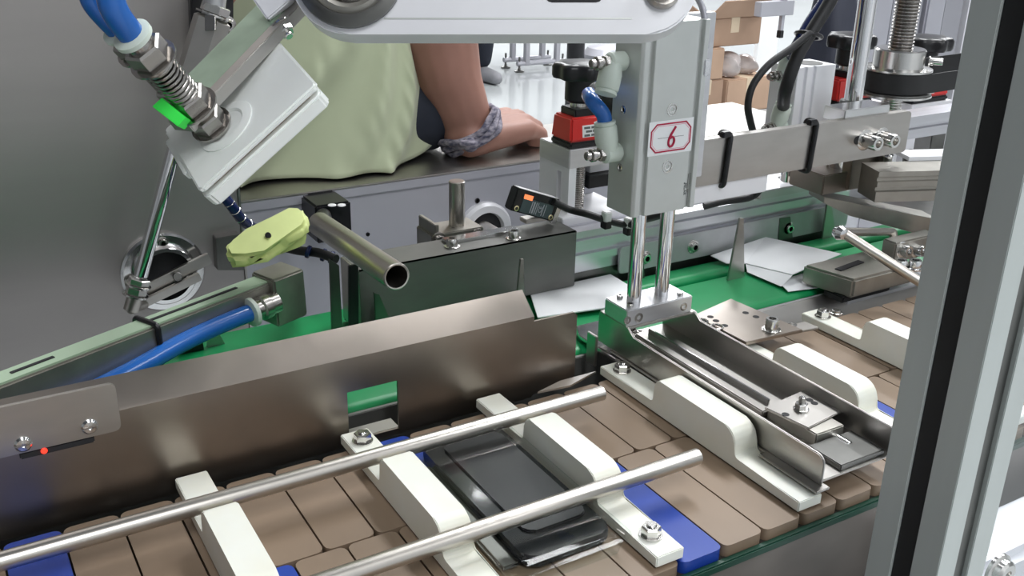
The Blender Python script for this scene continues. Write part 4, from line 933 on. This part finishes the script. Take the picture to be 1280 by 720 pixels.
# ================================================================== RIGHT HAND GRIPPER AND RAILS
YGp = .655
gp2 = thing('clamp_block', 'grey steel clamp block on a wedge plate under the end of the support bar', 'clamp', at(1060, 220, Y=YGp))
a = at(1030, 225, Y=YGp); b = at(1095, 200, Y=YGp)
zc_ = at(1046, 241, Y=YGp).z; zt2 = at(1046, 217, Y=YGp).z
box('block', a.x, b.x + .006, YGp, YGp + .045, zc_, zt2, 'steel_guide', gp2, .001)
box('upright', at(1062, 200, Y=YGp).x, b.x + .008, YGp - .003, YGp + .03, zc_ + .002, bz1 - .006, 'steel_guide', gp2, .001)
cx_ = at(1050, 212, Y=YGp + .015).x; cyl('bush', V(cx_, YGp + .016, zt2 - .002), V(cx_, YGp + .016, zt2 + .016), .0105, 'steel_bright', gp2)
box('bush_block', cx_ + .008, cx_ + .022, YGp + .012, YGp + .03, zt2, zt2 + .018, 'black_plastic', gp2, .0006)
prism('wedge_plate', [at(1030, 246, Y=YGp - .004), at(1062, 253, Y=YGp - .02), at(1175, 275, Y=YGp - .06), at(1175, 300, Y=YGp - .06), at(1062, 270, Y=YGp - .02), at(1030, 254, Y=YGp - .004)], (.01, .03, .0), 'cast_steel', gp2, .0006)
# dark linear rail at the right edge
lr = thing('linear_slide', 'dark ribbed linear slide running to the aluminium post', 'slide', at(1130, 240, Y=.66))
YL = .615
zA = at(1095, 222, Y=YL + .012).z
prl = [(0, 0), (0, .010), (.003, .011), (.003, .014), (0, .015), (0, .020), (.002, .021), (.002, .024), (0, .025), (0, .030), (.035, .030), (.035, 0)]
xl0 = at(1096, 235, Y=YL).x
dirL = V(.30, -.12, 0)
prism('slide_body', [V(xl0, YL, at(1098, 252, Y=YL).z) + V(y * .37, y * .93, z) for y, z in prl], dirL, 'cast_steel', lr)
prism('slide_cover', [V(xl0 + .060, YL + .015, at(1098, 252, Y=YL).z + .030) + V(.37 * y, .93 * y, z) for y, z in ((0, 0), (0, .004), (.028, .004), (.028, 0))], dirL, 'painted_arm', lr)
cyl('post_pin', at(1108, 210, Y=YL + .03), at(1109, 193, Y=YL + .03), .006, 'chrome', lr)
# far frame profiles behind the beam on the right
fr = thing('frame_profile', 'pale aluminium frame rail passing behind the lead screw', 'rail', at(1150, 160, Y=.86))
YF = .82
za, zb_ = at(1150, 172, Y=YF).z, at(1150, 145, Y=YF).z
prf = [(0, za), (0, za + .012), (.004, za + .013), (.004, za + .016), (0, za + .017), (0, zb_), (.034, zb_), (.034, za)]
prism('upper_rail', [V(.93, YF + y, z) for y, z in prf], (.55, 0, 0), 'aluminium_rail', fr)
zc3 = at(1150, 216, Y=YF).z
box('lower_rail', .93, 1.48, YF, YF + .034, zc3 - .03, zc3, 'aluminium_rail', fr, .001)
for px in (1110, 1167):
    x = at(px, 190, Y=YF + .01).x; box('upright', x - .014, x + .014, YF + .006, YF + .032, zc3 - .002, za + .002, 'steel_dark' if px > 1150 else 'painted_arm', fr, .001)
for x in (.97, 1.4): box('leg', x, x + .04, YF + .002, YF + .032, ZF, zc3 - .028, 'aluminium_rail', fr, .001)
cap(fr, at(1136, 197, Y=YF - .0), (0, -1, 0), .008, .008, 'steel_dark')
box('cross_tray', 1.0, 1.40, YF - .10, YF - .002, zc3 - .035, zc3 - .02, 'steel_dark', fr, .001)
# moving gripper block (in front, grey, on a slanted arm)
gb_ = thing('gripper_block', 'grey slotted gripper block with a slanted rod hanging over the side rail', 'gripper', at(1070, 375, Y=.575))
YK = .56
pA, pB, pC = at(1002, 342, Y=YK + .05), at(1062, 372, Y=YK), at(1150, 352, Y=YK)
hgt = .018
tA_, tB_, tC_ = at(1002, 328, Y=YK + .05), at(1068, 350, Y=YK), at(1150, 333, Y=YK)
bx_ = tB_; dirA = (at(1004, 329, Y=YK + .05) - tB_); dirB = V(.085, 0, 0)
prism('block', [tB_, tB_ + dirB, tB_ + dirB + V(dirA.x, dirA.y, 0), tB_ + V(dirA.x, dirA.y, 0)], (0, 0, -.0185), 'cast_steel', gb_, .0022)
obox('slot', at(1062, 332, z=tB_.z + .0003), (V(.98, .15, 0), V(-.15, .98, 0), V(0, 0, 1)), (.019, .0035, .0006), 'black_matte', gb_, .0003)
box('rubber_foot', tB_.x - .004, tB_.x + .06, YK + .006, YK + .03, -.0013, tB_.z - .018, 'black_rubber', gb_, .0015)
box('foot_stem', tB_.x + .01, tB_.x + .05, YK + .0295, YK + .034, -.0013, tB_.z - .018, 'steel', gb_, .001)
cyl('slanted_rod', at(1052, 290, Y=YK + .02), at(1165, 362, Y=YK - .045), .0045, 'steel_rod', gb_)
cyl('link_rod', at(1052, 290, Y=YK + .02), at(1116, 290, Y=YK + .04), .004, 'steel_rod', gb_)
cyl('link_rod', at(1116, 290, Y=YK + .04), at(1120, 312, Y=YK + .02), .004, 'steel_rod', gb_)
lathe('joint_ball', at(1050, 291, Y=YK + .02), V(0, -1, 0), [(0, -.007), (.005, -.005), (.007, 0), (.005, .005), (0, .007)], 'steel_bright', gb_, 16)
box('rear_block', at(1112, 320, Y=YK + .02).x, at(1112, 320, Y=YK + .02).x + .06, YK + .015, YK + .031, tB_.z - .002, at(1125, 300, Y=YK + .02).z, 'cast_steel', gb_, .0015)
for px in (1127, 1145): 
    p = at(px, 312, Y=YK + .016); cap(gb_, V(p.x, YK + .016, p.z), (0, -1, .1), .0055, .009, 'steel_bright')
    cap(gb_, at(px - 2, 335, z=tB_.z), (0, 0, 1), .006, .008, 'steel_bright')
# ================================================================== ALUMINIUM DOOR POST AT THE RIGHT
PX, PY, PS = .388, .236, .040
po = thing('aluminium_post', 'upright slotted aluminium profile post with a black gasket strip', 'post', (PX + PS / 2, PY + PS / 2, ZF))
g0, g1 = .0145, .0255; dp_ = .006
pp = [(0, 0), (g0, 0), (g0, dp_), (g1, dp_), (g1, 0), (PS, 0), (PS, g0), (PS - dp_, g0), (PS - dp_, g1), (PS, g1), (PS, PS), (g1, PS), (g1, PS - dp_), (g0, PS - dp_), (g0, PS), (0, PS), (0, g1), (dp_, g1), (dp_, g0), (0, g0)]
tilt = V(-.010 * 0, 0, 0)
prism('profile', [V(PX + x, PY + y, ZF) for x, y in pp], (0, 0, 1.75), 'anodised_post', po, .0004)
box('gasket', PX + .0012, PX + dp_, PY + g0, PY + g1, ZF + .02, .88, 'black_rubber', po, .0004)
box('gasket', PX + g0, PX + g1, PY + .0025, PY + dp_, ZF + .02, .88, 'steel_dark', po, .0004)
wh = tag(box('pale_housing', .50, .95, .281, .325, -.1175, -.035, 'painted_arm', None, .006), 'pale painted housing seen behind the acrylic pane', 'housing')
pn = thing('acrylic_door', 'clear acrylic guard pane right of the aluminium post', 'pane', (PX + .3, PY + .02, -.7))
box('pane', PX + PS + .001, PX + .55, PY + .017, PY + .022, -.7, .85, 'acrylic', pn, .0005)
cpx = at(1247, 712, Y=PY + .016)
lathe('clamp_knob', V(max(cpx.x, PX + PS + .012), PY + .017, cpx.z), V(0, -1, 0), [(.010, 0), (.010, .002), (.008, .003), (.008, .006), (.0065, .0075), (.003, .0075), (.0025, .005), (0, .005)], 'bolt_steel', pn, 28)
# ================================================================== PEOPLE
def g_capsule(bm, a, b, ra, rb, n=16, sq=1.0, side=None):
    a = Vector(a); b = Vector(b); d = b - a; L = d.length
    if L < 1e-6: d = V(0, 0, 1); L = 1e-6
    prof = []
    for i in range(6): t = math.radians(-90 + 90 * i / 5); prof.append((ra * math.cos(t), ra * math.sin(t)))
    for i in range(6): t = math.radians(90 * i / 5); prof.append((rb * math.cos(t), L + rb * math.sin(t)))
    prof[0] = (0, -ra); prof[-1] = (0, L + rb)
    g_lathe(bm, a, d, prof, n, False)
def g_ell(bm, c, r, n=20):
    M = Matrix.Translation(Vector(c)) @ Matrix.Diagonal((*r, 1)); bmesh.ops.create_uvsphere(bm, u_segments=n, v_segments=n // 2, radius=1, matrix=M)
def blob(name, bm, mt, parent, voxel=.004, it=8):
    """melt the overlapping volumes into one continuous skin"""
    bmesh.ops.recalc_face_normals(bm, faces=bm.faces)
    me = bpy.data.meshes.new(name); bm.to_mesh(me); bm.free(); o = bpy.data.objects.new(name, me); COL.objects.link(o)
    r = o.modifiers.new('r', 'REMESH'); r.mode = 'VOXEL'; r.voxel_size = voxel
    s = o.modifiers.new('s', 'SMOOTH'); s.factor = .5; s.iterations = it
    dg = bpy.context.evaluated_depsgraph_get(); m2 = bpy.data.meshes.new_from_object(o.evaluated_get(dg)); bpy.data.objects.remove(o)
    m2.name = name; m2.materials.clear(); m2.materials.append(MATS[mt])
    for p in m2.polygons: p.use_smooth = True
    m2.transform(Matrix.Translation(-top_of(parent).location))
    o = bpy.data.objects.new(name, m2); COL.objects.link(o); o.parent = parent; return o
def g_head(bm, c, f, s=1.0):
    """head with brow, nose, lips, chin and ears; f = facing direction (unit, level), c = head centre"""
    r = V(f.y, -f.x, 0); up = V(0, 0, 1)
    def pt(a, b_, h): return c + (r * a + f * b_ + up * h) * s
    g_ell(bm, pt(0, -.008, .025), (.076 * s, .076 * s, .092 * s)); g_ell(bm, pt(0, .02, -.045), (.056 * s, .056 * s, .070 * s))
    g_capsule(bm, pt(0, .086, .012), pt(0, .102, -.022), .009 * s, .014 * s); g_capsule(bm, pt(-.022, .082, -.062), pt(.022, .082, -.062), .009 * s, .009 * s)
    g_capsule(bm, pt(-.034, .072, .024), pt(.034, .072, .024), .012 * s, .012 * s); g_capsule(bm, pt(-.012, .066, -.098), pt(.012, .066, -.098), .018 * s, .018 * s)
    for sd in (-1, 1): g_ell(bm, pt(sd * .078, -.004, -.005), (.010 * s, .016 * s, .030 * s)); g_ell(bm, pt(sd * .031, .074, .008), (.013 * s, .013 * s, .008 * s))
def hand_rest(bm, W, K0, dirx, diry, up):
    pass
# ---- seated person in the pale green smock
pc = at(398, 205, Y=1.07); pcx = pc.x
pa = thing('person', 'person in a loose pale green smock sitting on the ledge, one hand planted', 'person', (pcx, 1.13, ZF))
bm = bmesh.new()
wr = at(590, 172, Y=1.02); wr.z = max(wr.z, ZB + .034)
a150 = at(581, 150, Y=1.022); a100 = at(561, 100, Y=1.03); a43 = at(547, 43, Y=1.042); elb = at(528, -110, Y=1.075); sho = V(pcx + .165, 1.14, .56)
ZS = ZB
for p, q, r1, r2 in ((sho, elb, .050, .043), (elb, a43, .049, .046), (a43, a100, .046, .0385), (a100, a150, .0385, .032), (a150, wr, .031, .0275)): g_capsule(bm, p, q, r1, r2)
# palm: heel, ulnar edge, back of the hand, four knuckles, curled fingers, thumb
heel = at(577, 184, Y=1.012); heel.z = ZS + .021
kx = at(652, 175, Y=1.012)
g_capsule(bm, wr, heel, .027, .021); 
for i in range(4):
    y = .998 + i * .0195
    st_ = V(heel.x + .004 + .002 * i, .998 + i * .0135, ZS + .019 + .004 * (1.5 - abs(i - 1.5)))
    K = V(kx.x + (.0, .006, .008, .004)[i], y, ZS + (.0250, .0285, .0295, .0285)[i])
    g_capsule(bm, st_, K, .0185, .0128); g_capsule(bm, (st_ + K) / 2 + V(0, .008, .001), K, .014, .0105)
    m1 = K + V(.020, .003, -.007); m2 = m1 + V(.0045, .004, -.0125); tp_ = m2 + V(-.012, .004, -.0018)
    m2.z = max(m2.z, ZS + .0075); tp_.z = ZS + .0072
    g_capsule(bm, K, m1, .0112, .0090); g_capsule(bm, m1, m2, .0090, .0082); g_capsule(bm, m2, tp_, .0082, .0070)
g_capsule(bm, V(heel.x + .012, 1.040, ZS + .020), V(heel.x + .040, 1.078, ZS + .014), .014, .011); g_capsule(bm, V(heel.x + .040, 1.078, ZS + .014), V(heel.x + .066, 1.086, ZS + .011), .0105, .0085)
# trunk, neck, head, other arm, legs
g_capsule(bm, V(pcx, 1.13, .185), V(pcx, 1.15, .45), .125, .120); g_capsule(bm, V(pcx - .13, 1.14, .55), V(pcx + .13, 1.14, .55), .055, .055)
g_capsule(bm, V(pcx, 1.15, .55), V(pcx, 1.165, .70), .055, .050); g_head(bm, V(pcx, 1.19, .80), V(0, 1, 0))
l_el = V(pcx - .24, 1.24, .33); l_wr = V(pcx - .12, 1.42, .22)
g_capsule(bm, V(pcx - .165, 1.14, .56), l_el, .048, .040); g_capsule(bm, l_el, l_wr, .040, .027)
g_capsule(bm, l_wr, l_wr + V(.03, .06, -.02), .024, .022)
for i in range(4):
    b0 = l_wr + V(.012 + .018 * i, .075 - .006 * i, -.025); g_capsule(bm, b0 - V(0, .03, -.008), b0, .012, .010); g_capsule(bm, b0, b0 + V(.004, .03, -.018), .009, .0085); g_capsule(bm, b0 + V(.004, .03, -.018), b0 + V(.004, .04, -.042), .0085, .007)
g_capsule(bm, l_wr + V(.03, .02, -.01), l_wr + V(.07, .04, -.03), .012, .009)
for sd in (-1, 1):
    hip = V(pcx + sd * .06, 1.15, ZB + .092); md = V(pcx + sd * .10, 1.26, .115); kn = V(pcx + sd * .15, 1.53, -.28); an = V(pcx + sd * .15, 1.55, -.75)
    g_capsule(bm, hip, md, .080, .072); g_capsule(bm, md, kn, .072, .055); g_capsule(bm, kn, an, .052, .036); g_capsule(bm, an + V(0, -.02, -.06), an + V(0, .14, -.072), .036, .026)
blob('body', bm, 'skin', pa, .0034, 4)
# trousers
bm = bmesh.new()
for sd in (-1, 1):
    hip = V(pcx + sd * .052, 1.125, ZB + .092); md = V(pcx + sd * .10, 1.27, .115); kn = V(pcx + sd * .15, 1.54, -.27); an = V(pcx + sd * .15, 1.55, -.73)
    g_capsule(bm, hip, md, .091, .084); g_capsule(bm, md, kn, .084, .068); g_capsule(bm, kn, an, .066, .055)
tw = at(551, 195, Y=1.10).x - pcx; g_capsule(bm, V(pcx - .1, 1.085, ZB + .060), V(pcx + tw - .050, 1.085, ZB + .060), .061, .061); g_capsule(bm, V(pcx - .1, 1.055, ZB + .044), V(pcx + tw - .046, 1.055, ZB + .044), .045, .045); g_ell(bm, V(pcx, 1.12, ZB + .10), (tw * .93, .10, .09), 32)
blob('trousers', bm, 'trousers', pa, .006, 8)
for sd in (-1, 1):
    bm = bmesh.new(); g_capsule(bm, V(pcx + sd * .15, 1.53, ZF + .045), V(pcx + sd * .15, 1.69, ZF + .036), .046, .036); g_capsule(bm, V(pcx + sd * .15, 1.52, ZF + .012), V(pcx + sd * .15, 1.70, ZF + .012), .03, .03); blob('shoe', bm, 'shoe', pa, .006, 4)
bm = bmesh.new(); g_ell(bm, V(pcx, 1.172, .835), (.086, .084, .095)); g_ell(bm, V(pcx, 1.15, .77), (.080, .062, .085)); blob('hair', bm, 'hair', pa, .006, 3)
# smock: lofted rings with folds
n = 160; bm = bmesh.new(); rings = []
edge = [(-60, 455), (0, 480), (45, 498), (80, 514), (120, 530), (150, 541), (172, 547), (205, 548)]
prof_ = [(.60, .10), (.585, .16), (.54, .19), (.42, .165)] + [(at(px, py, Y=1.12).z, at(px, py, Y=1.12).x - pcx) for py, px in edge]
def half_w(z):
    for (za_, aa), (zb_, ab) in zip(prof_, prof_[1:]):
        if z >= zb_: return aa + (ab - aa) * (za_ - z) / (za_ - zb_)
    return prof_[-1][1]
NR = 26
for j_ in range(NR + 1):
    ring = []; s_ = j_ / NR
    for i in range(n):
        t = 2 * PI * i / n; ct, st = math.cos(t), math.sin(t)
        q_ = max(0, min(1, (ct - .35) / .6)); zh_ = ZB + .0035 + .030 * q_ ** 1.6
        z = .60 + (zh_ - .60) * s_; low = max(0, min(1, (.32 - z) / .2)); a = half_w(z); b_ = .112 + .024 * low
        x = a * math.copysign(abs(ct) ** .78, ct); y = b_ * math.copysign(abs(st) ** .8, st)
        w1 = 1 - abs(math.sin((8 * t - 36 * z + .4) / 2)); w2 = 1 - abs(math.sin((5 * t - 17 * z + 2.6) / 2))
        fold = low * (.026 * w1 ** 2.6 + .022 * w2 ** 3.5 - .012)
        ring.append(bm.verts.new(V(pcx + x + fold * ct * .15, 1.125 + y + fold * st * 1.3 - .004, z)))
    rings.append(ring)
for a, b in zip(rings, rings[1:]):
    for i in range(n): bm.faces.new((a[i], a[(i + 1) % n], b[(i + 1) % n], b[i]))
o = fin('smock', bm, 'shirt', pa, ang=80)
s_ = o.modifiers.new('s', 'SUBSURF'); s_.levels = 2; s_.render_levels = 2
so = o.modifiers.new('t', 'SOLIDIFY'); so.thickness = .003
# sleeve stub and neck
bm = bmesh.new(); g_capsule(bm, sho + V(-.02, 0, .01), sho + (elb - sho) * .5, .064, .062); blob('sleeve', bm, 'shirt', pa, .008, 4)
bm = bmesh.new(); g_capsule(bm, V(pcx - .145, 1.14, .57), V(pcx - .20, 1.19, .45), .064, .060); blob('sleeve', bm, 'shirt', pa, .008, 4)
# patterned wrist band, knotted
wb = at(586, 176, Y=1.018)
axis = (a100 - wr).normalized(); axis = (axis + V(-.12, -.10, 0)).normalized()
u, w, d = frame_of(axis)
bm = bmesh.new()
for k, (off, rr, tr) in enumerate(((-.0065, .0365, .0042), (0, .0375, .0046), (.0065, .0370, .0042))):
    c = wr + (a150 - wr) * .25 + V(-.003, -.004, -.006) + axis * off
    loop = [c + (u * math.cos(t) * 1.02 + w * math.sin(t) * .98) * (rr + .0012 * math.sin(7 * t + k * 2)) + axis * .002 * math.sin(3 * t + k) for t in [2 * PI * i / 40 for i in range(40)]]
    g_tube(bm, loop, tr, 8, True)
bd = fin('wrist_band', bm, 'band', pa, ang=80)
bm = bmesh.new(); kp = at(588, 181, Y=.98); g_ell(bm, kp, (.0095, .008, .0085)); g_tube(bm, smooth_path([kp + V(-.012, .002, .003), kp + V(0, -.006, .002), kp + V(.010, 0, .001)], 4), .004, 8); fin('knot', bm, 'band', bd, ang=80)
# ---- standing worker far behind
pf_ = at(607, 103, z=ZF)
pb_ = thing('person', 'standing worker in dark navy trousers far away on the pale floor', 'person', pf_)
cx2, cy2 = pf_.x - .10, pf_.y
bm = bmesh.new(); f2 = V(-.8, .6, 0)
g_capsule(bm, V(cx2, cy2, ZF + 1.0), V(cx2, cy2, ZF + 1.35), .13, .13); g_capsule(bm, V(cx2 - .14, cy2 - .06, ZF + 1.42), V(cx2 + .14, cy2 + .06, ZF + 1.42), .06, .06); g_capsule(bm, V(cx2, cy2, ZF + 1.42), V(cx2, cy2, ZF + 1.55), .05, .05); g_head(bm, V(cx2, cy2, ZF + 1.63), f2)
for sd in (-1, 1):
    s0 = V(cx2 + sd * .19, cy2 + sd * .06, ZF + 1.40); e0 = s0 + V(sd * .04, -.04, -.28); w0_ = e0 + V(-.10, .12, -.20); g_capsule(bm, s0, e0, .048, .040); g_capsule(bm, e0, w0_, .038, .026)
    g_capsule(bm, w0_, w0_ + V(-.03, .03, -.06), .026, .024)
    for i in range(4): g_capsule(bm, w0_ + V(-.03 - .012 * (i - 1.5), .03 - .016 * (i - 1.5), -.06), w0_ + V(-.04 - .014 * (i - 1.5), .04 - .018 * (i - 1.5), -.13), .010, .008)
    g_capsule(bm, w0_ + V(-.03, .03, -.03), w0_ + V(-.075, .03, -.075), .011, .008)
    h0 = V(cx2 + sd * .09, cy2 + sd * .03, ZF + .92); a0 = V(pf_.x if sd > 0 else cx2 - .12, cy2 + sd * .05, ZF + .10); g_capsule(bm, h0, a0, .08, .04)
blob('body', bm, 'skin', pb_, .012, 4)
bm = bmesh.new()
for sd in (-1, 1):
    h0 = V(cx2 + sd * .085, cy2 + sd * .03, ZF + .93); k0 = V((pf_.x + .02) if sd > 0 else cx2 - .12, cy2 + sd * .05 - .03, ZF + .48); a0 = V(pf_.x if sd > 0 else cx2 - .12, cy2 + sd * .05, ZF + .14); g_capsule(bm, h0, k0, .10, .080); g_capsule(bm, k0, a0, .078, .062)
blob('trousers', bm, 'trousers', pb_, .014, 6)
bm = bmesh.new(); g_capsule(bm, V(cx2, cy2, ZF + .95), V(cx2, cy2, ZF + 1.40), .165, .16); g_capsule(bm, V(cx2 - .15, cy2 - .06, ZF + 1.42), V(cx2 + .15, cy2 + .06, ZF + 1.42), .075, .075); blob('shirt', bm, 'shirt', pb_, .014, 6)
bm = bmesh.new(); g_ell(bm, V(cx2, cy2, ZF + 1.665) - f2 * .015, (.088, .088, .095)); blob('hair', bm, 'hair', pb_, .012, 3)
for sd in (-1, 1):
    fx = pf_.x if sd > 0 else cx2 - .12
    bm = bmesh.new(); g_capsule(bm, V(fx, cy2 + sd * .05, ZF + .05), V(fx + .02, cy2 + sd * .05 - .15, ZF + .042), .052, .042); blob('shoe', bm, 'shoe', pb_, .012, 3)
# ================================================================== FAR BACKGROUND
tb = thing('frame_table', 'thin steel frame table on small levelling feet on the far floor', 'table', at(665, 90, z=ZF))
def leg_frame(pl, pr, l1, l2, f1, f2):
    A = at(*f1, z=ZF); B = at(*f2, z=ZF); B.y = A.y + (B.y - A.y) * .5
    za = ZF + .055
    d = (B - A)
    bm = bmesh.new(); g_tube(bm, [A + V(0, 0, .055) - d * .05, B + V(0, 0, .055) + d * .05], .017, 8); fin('foot_rail', bm, 'cabinet_grey', tb)
    for p in (A, B):
        lathe('levelling_foot', p, V(0, 0, 1), [(.032, 0), (.032, .008), (.010, .018), (.007, .03), (.007, .10), (0, .10)], 'steel_dark', tb, 14)
    for t in (l1, l2): p = A + d * t; box('leg', p.x - .017, p.x + .017, p.y - .017, p.y + .017, za - .01, ZF + .74, 'cabinet_grey', tb, .003)
    return A, B
A1_, B1_ = leg_frame(0, 0, .16, .86, (649, 90), (704, 86)); A2_, B2_ = leg_frame(0, 0, .16, .86, (632, 85), (686, 81.5))
box('table_top', min(A1_.x, A2_.x) - .3, max(B1_.x, B2_.x) + .3, A1_.y - .1, A2_.y + .3, ZF + .73, ZF + .76, 'cabinet_grey', tb, .004)
cp_ = at(715, 176, z=ZF)
bc_ = thing('black_column', 'slim black column rising behind the black star knob', 'column', cp_)
cyl('column', cp_, cp_ + V(0, 0, 2.6), .043, 'black_plastic', bc_, 24); lathe('base_plate', cp_, V(0, 0, 1), [(.09, 0), (.09, .012), (.05, .02), (0, .02)], 'black_plastic', bc_, 24)
bp = at(752, 168, z=ZF)
bn = thing('blue_bin', 'blue plastic bin with a pale lid glimpsed behind the numbered cylinder', 'bin', bp)
zt3 = at(752, 72, Y=bp.y).z - ZF
lathe('bin_body', bp, V(0, 0, 1), [(.085, 0), (.09, .01), (.105, zt3 - .02), (.112, zt3 - .02), (.112, zt3)], 'blue_bin', bn, 28)
lathe('bin_lid', bp + V(0, 0, zt3 - .001), V(0, 0, 1), [(.116, 0), (.116, .02), (.09, .05), (.04, .06), (0, .06)], 'cabinet_grey', bn, 28)
def bgbox(x0, x1, y0, y1, Yb, depth, label, mt='cardboard', flaps=False, zbase=None):
    a = at(x0, (y0 + y1) / 2, Y=Yb).x; b = at(x1, (y0 + y1) / 2, Y=Yb).x; z1 = at((x0 + x1) / 2, y0, Y=Yb).z; z0 = at((x0 + x1) / 2, y1, Y=Yb).z if zbase is None else zbase
    t = thing('cardboard_box', label, 'box', ((a + b) / 2, Yb + depth / 2, z0), 'cardboard boxes piled on the far floor')
    box('carton', a, b, Yb, Yb + depth, z0, z1, mt, t, .006)
    box('tape_strip', (a + b) / 2 - .03, (a + b) / 2 + .03, Yb - .002, Yb + depth + .002, z1 - .08, z1 + .002, 'tape', t, .001)
    if flaps:
        prism('flap', [V(a, Yb, z1), V(b, Yb, z1), V(b - .03, Yb - .09, z1 + .10), V(a + .03, Yb - .09, z1 + .10)], (0, .005, .002), mt, t)
        prism('flap', [V(a, Yb, z1), V(a, Yb + depth, z1), V(a - .10, Yb + depth - .03, z1 + .07), V(a - .10, Yb + .03, z1 + .07)], (.003, 0, .005), mt, t)
    return z1
za1 = bgbox(908, 964, 98, 143, 4.15, .30, 'light cardboard box on the floor, lowest at the front of the pile', 'cardboard_light', False, ZF)
za2 = bgbox(862, 904, 101, 126, 4.15, .34, 'dark cardboard box on the floor beside the light lowest box', 'cardboard', False, ZF)
za3 = bgbox(862, 905, 62, 100, 4.15, .32, 'cardboard box standing on the dark box, next to clear bags', 'cardboard_light', False, za2 + .002)
za4 = bgbox(884, 951, 22, 60, 4.18, .28, 'open cardboard box with raised flaps on top of the pile', 'cardboard', True, za3 + .002)
bm = bmesh.new()
def bag(px, py, Yb, w, h, label, z0):
    c = at(px, py, Y=Yb); bm = bmesh.new()
    g_ell(bm, V(c.x, Yb + .08, z0 + h / 2), (w / 2, .085, h / 2), 24)
    for v in bm.verts:
        v.co += V(math.sin(v.co.z * 60 + v.co.x * 40), math.sin(v.co.x * 70 + v.co.z * 31), 0) * .008
        v.co.z = max(v.co.z, z0)
    o = fin('plastic_bag', bm, 'plastic_wrap', None, ang=30); return tag(o, label, 'bag', 'clear plastic bags on the boxes')
zb_top = za1
bag(923, 80, 4.16, .13, at(923, 67, Y=4.16).z - zb_top, 'clear plastic bag on the lowest box, nearer the stacked box', zb_top); bag(944, 82, 4.20, .12, at(944, 70, Y=4.2).z - zb_top, 'clear plastic bag on the lowest box, beside its twin', zb_top)
bx_a, bx_b = at(949, 40, Y=4.6).x, at(974, 40, Y=4.6).x
ws = tag(box('white_board', bx_a, bx_b, 4.6, 4.63, ZF, at(960, 20, Y=4.6).z, 'paper', None, .003), 'narrow white board standing upright behind the cardboard boxes', 'board')
hg = thing('hanging_bracket', 'grey bracket with a black tipped stem hanging over the box pile', 'bracket', at(975, 47, Y=4.0))
p = at(951, 12, Y=4.0); q = at(993, 10, Y=4.0); zz0 = at(972, 20, Y=4.0).z; zz1 = at(972, 2, Y=4.0).z
box('cross_bar', p.x, q.x, 4.0, 4.05, zz0, zz1, 'cabinet_grey', hg, .003)
c_ = at(977, 30, Y=4.02); box('stem', c_.x - .011, c_.x + .011, 4.01, 4.035, at(977, 38, Y=4.02).z, zz0 + .001, 'cabinet_grey', hg, .002); box('tip', c_.x - .013, c_.x + .013, 4.008, 4.037, at(977, 47, Y=4.02).z, at(977, 38, Y=4.02).z, 'black_plastic', hg, .002)
box('hanger', c_.x - .015, c_.x + .015, 4.01, 4.04, zz1 - .001, 4.0, 'cabinet_grey', hg, .002)
# grey ribbed machine cabinet and navy cover at the right
gc = thing('ribbed_partition', 'grey ribbed partition screen behind the lead screw', 'partition', at(1140, 100, Y=1.75) * V(1, 1, 0).length * 0 + V(at(1140, 60, Y=1.75).x, 1.9, ZF))
xg0 = at(1078, 50, Y=1.75).x; xg1_ = at(1260, 50, Y=1.75).x
box('carcass', xg0, xg1_, 1.78, 1.81, ZF, 1.2, 'cabinet_grey', gc, .004)
x = xg0; k = 0
for wd, dy, mt in ((.10, 0, 'painted_panel'), (.13, .012, 'cabinet_grey'), (.08, .004, 'painted_panel'), (.09, .016, 'cabinet_grey'), (.12, .002, 'painted_arm'), (.09, .014, 'cabinet_grey'), (.14, .004, 'painted_panel'), (.12, .012, 'cabinet_grey'), (.14, .0, 'painted_panel')):
    if x + wd > xg1_: break
    box('door_panel', x + .004, x + wd - .004, 1.75 + dy, 1.785, ZF + .08, 1.18, mt, gc, .005); x += wd
nc = thing('navy_cover', 'dark navy fabric cover standing beside the ribbed partition', 'cover', V(at(1058, 60, Y=1.6).x, 1.65, ZF))
c_ = nc.location
bm = bmesh.new(); g_lathe(bm, c_, V(0, 0, 1), [(.12, 0), (.115, .3), (.09, .7), (.072, at(1058, 95, Y=1.6).z - ZF), (.060, at(1058, 55, Y=1.6).z - ZF), (.045, at(1058, 5, Y=1.6).z - ZF), (.03, at(1058, -30, Y=1.6).z - ZF), (0, at(1058, -40, Y=1.6).z - ZF)], 40, False)
for v in bm.verts: v.co += V(v.co.x - c_.x, v.co.y - c_.y, 0) * .10 * math.sin(v.co.z * 14 + 5 * math.atan2(v.co.y - c_.y, v.co.x - c_.x))
fin('fabric', bm, 'navy_cover', nc, ang=80)
lathe('base_ring', c_, V(0, 0, 1), [(.125, 0), (.125, .02), (0, .02)], 'black_plastic', nc, 28)
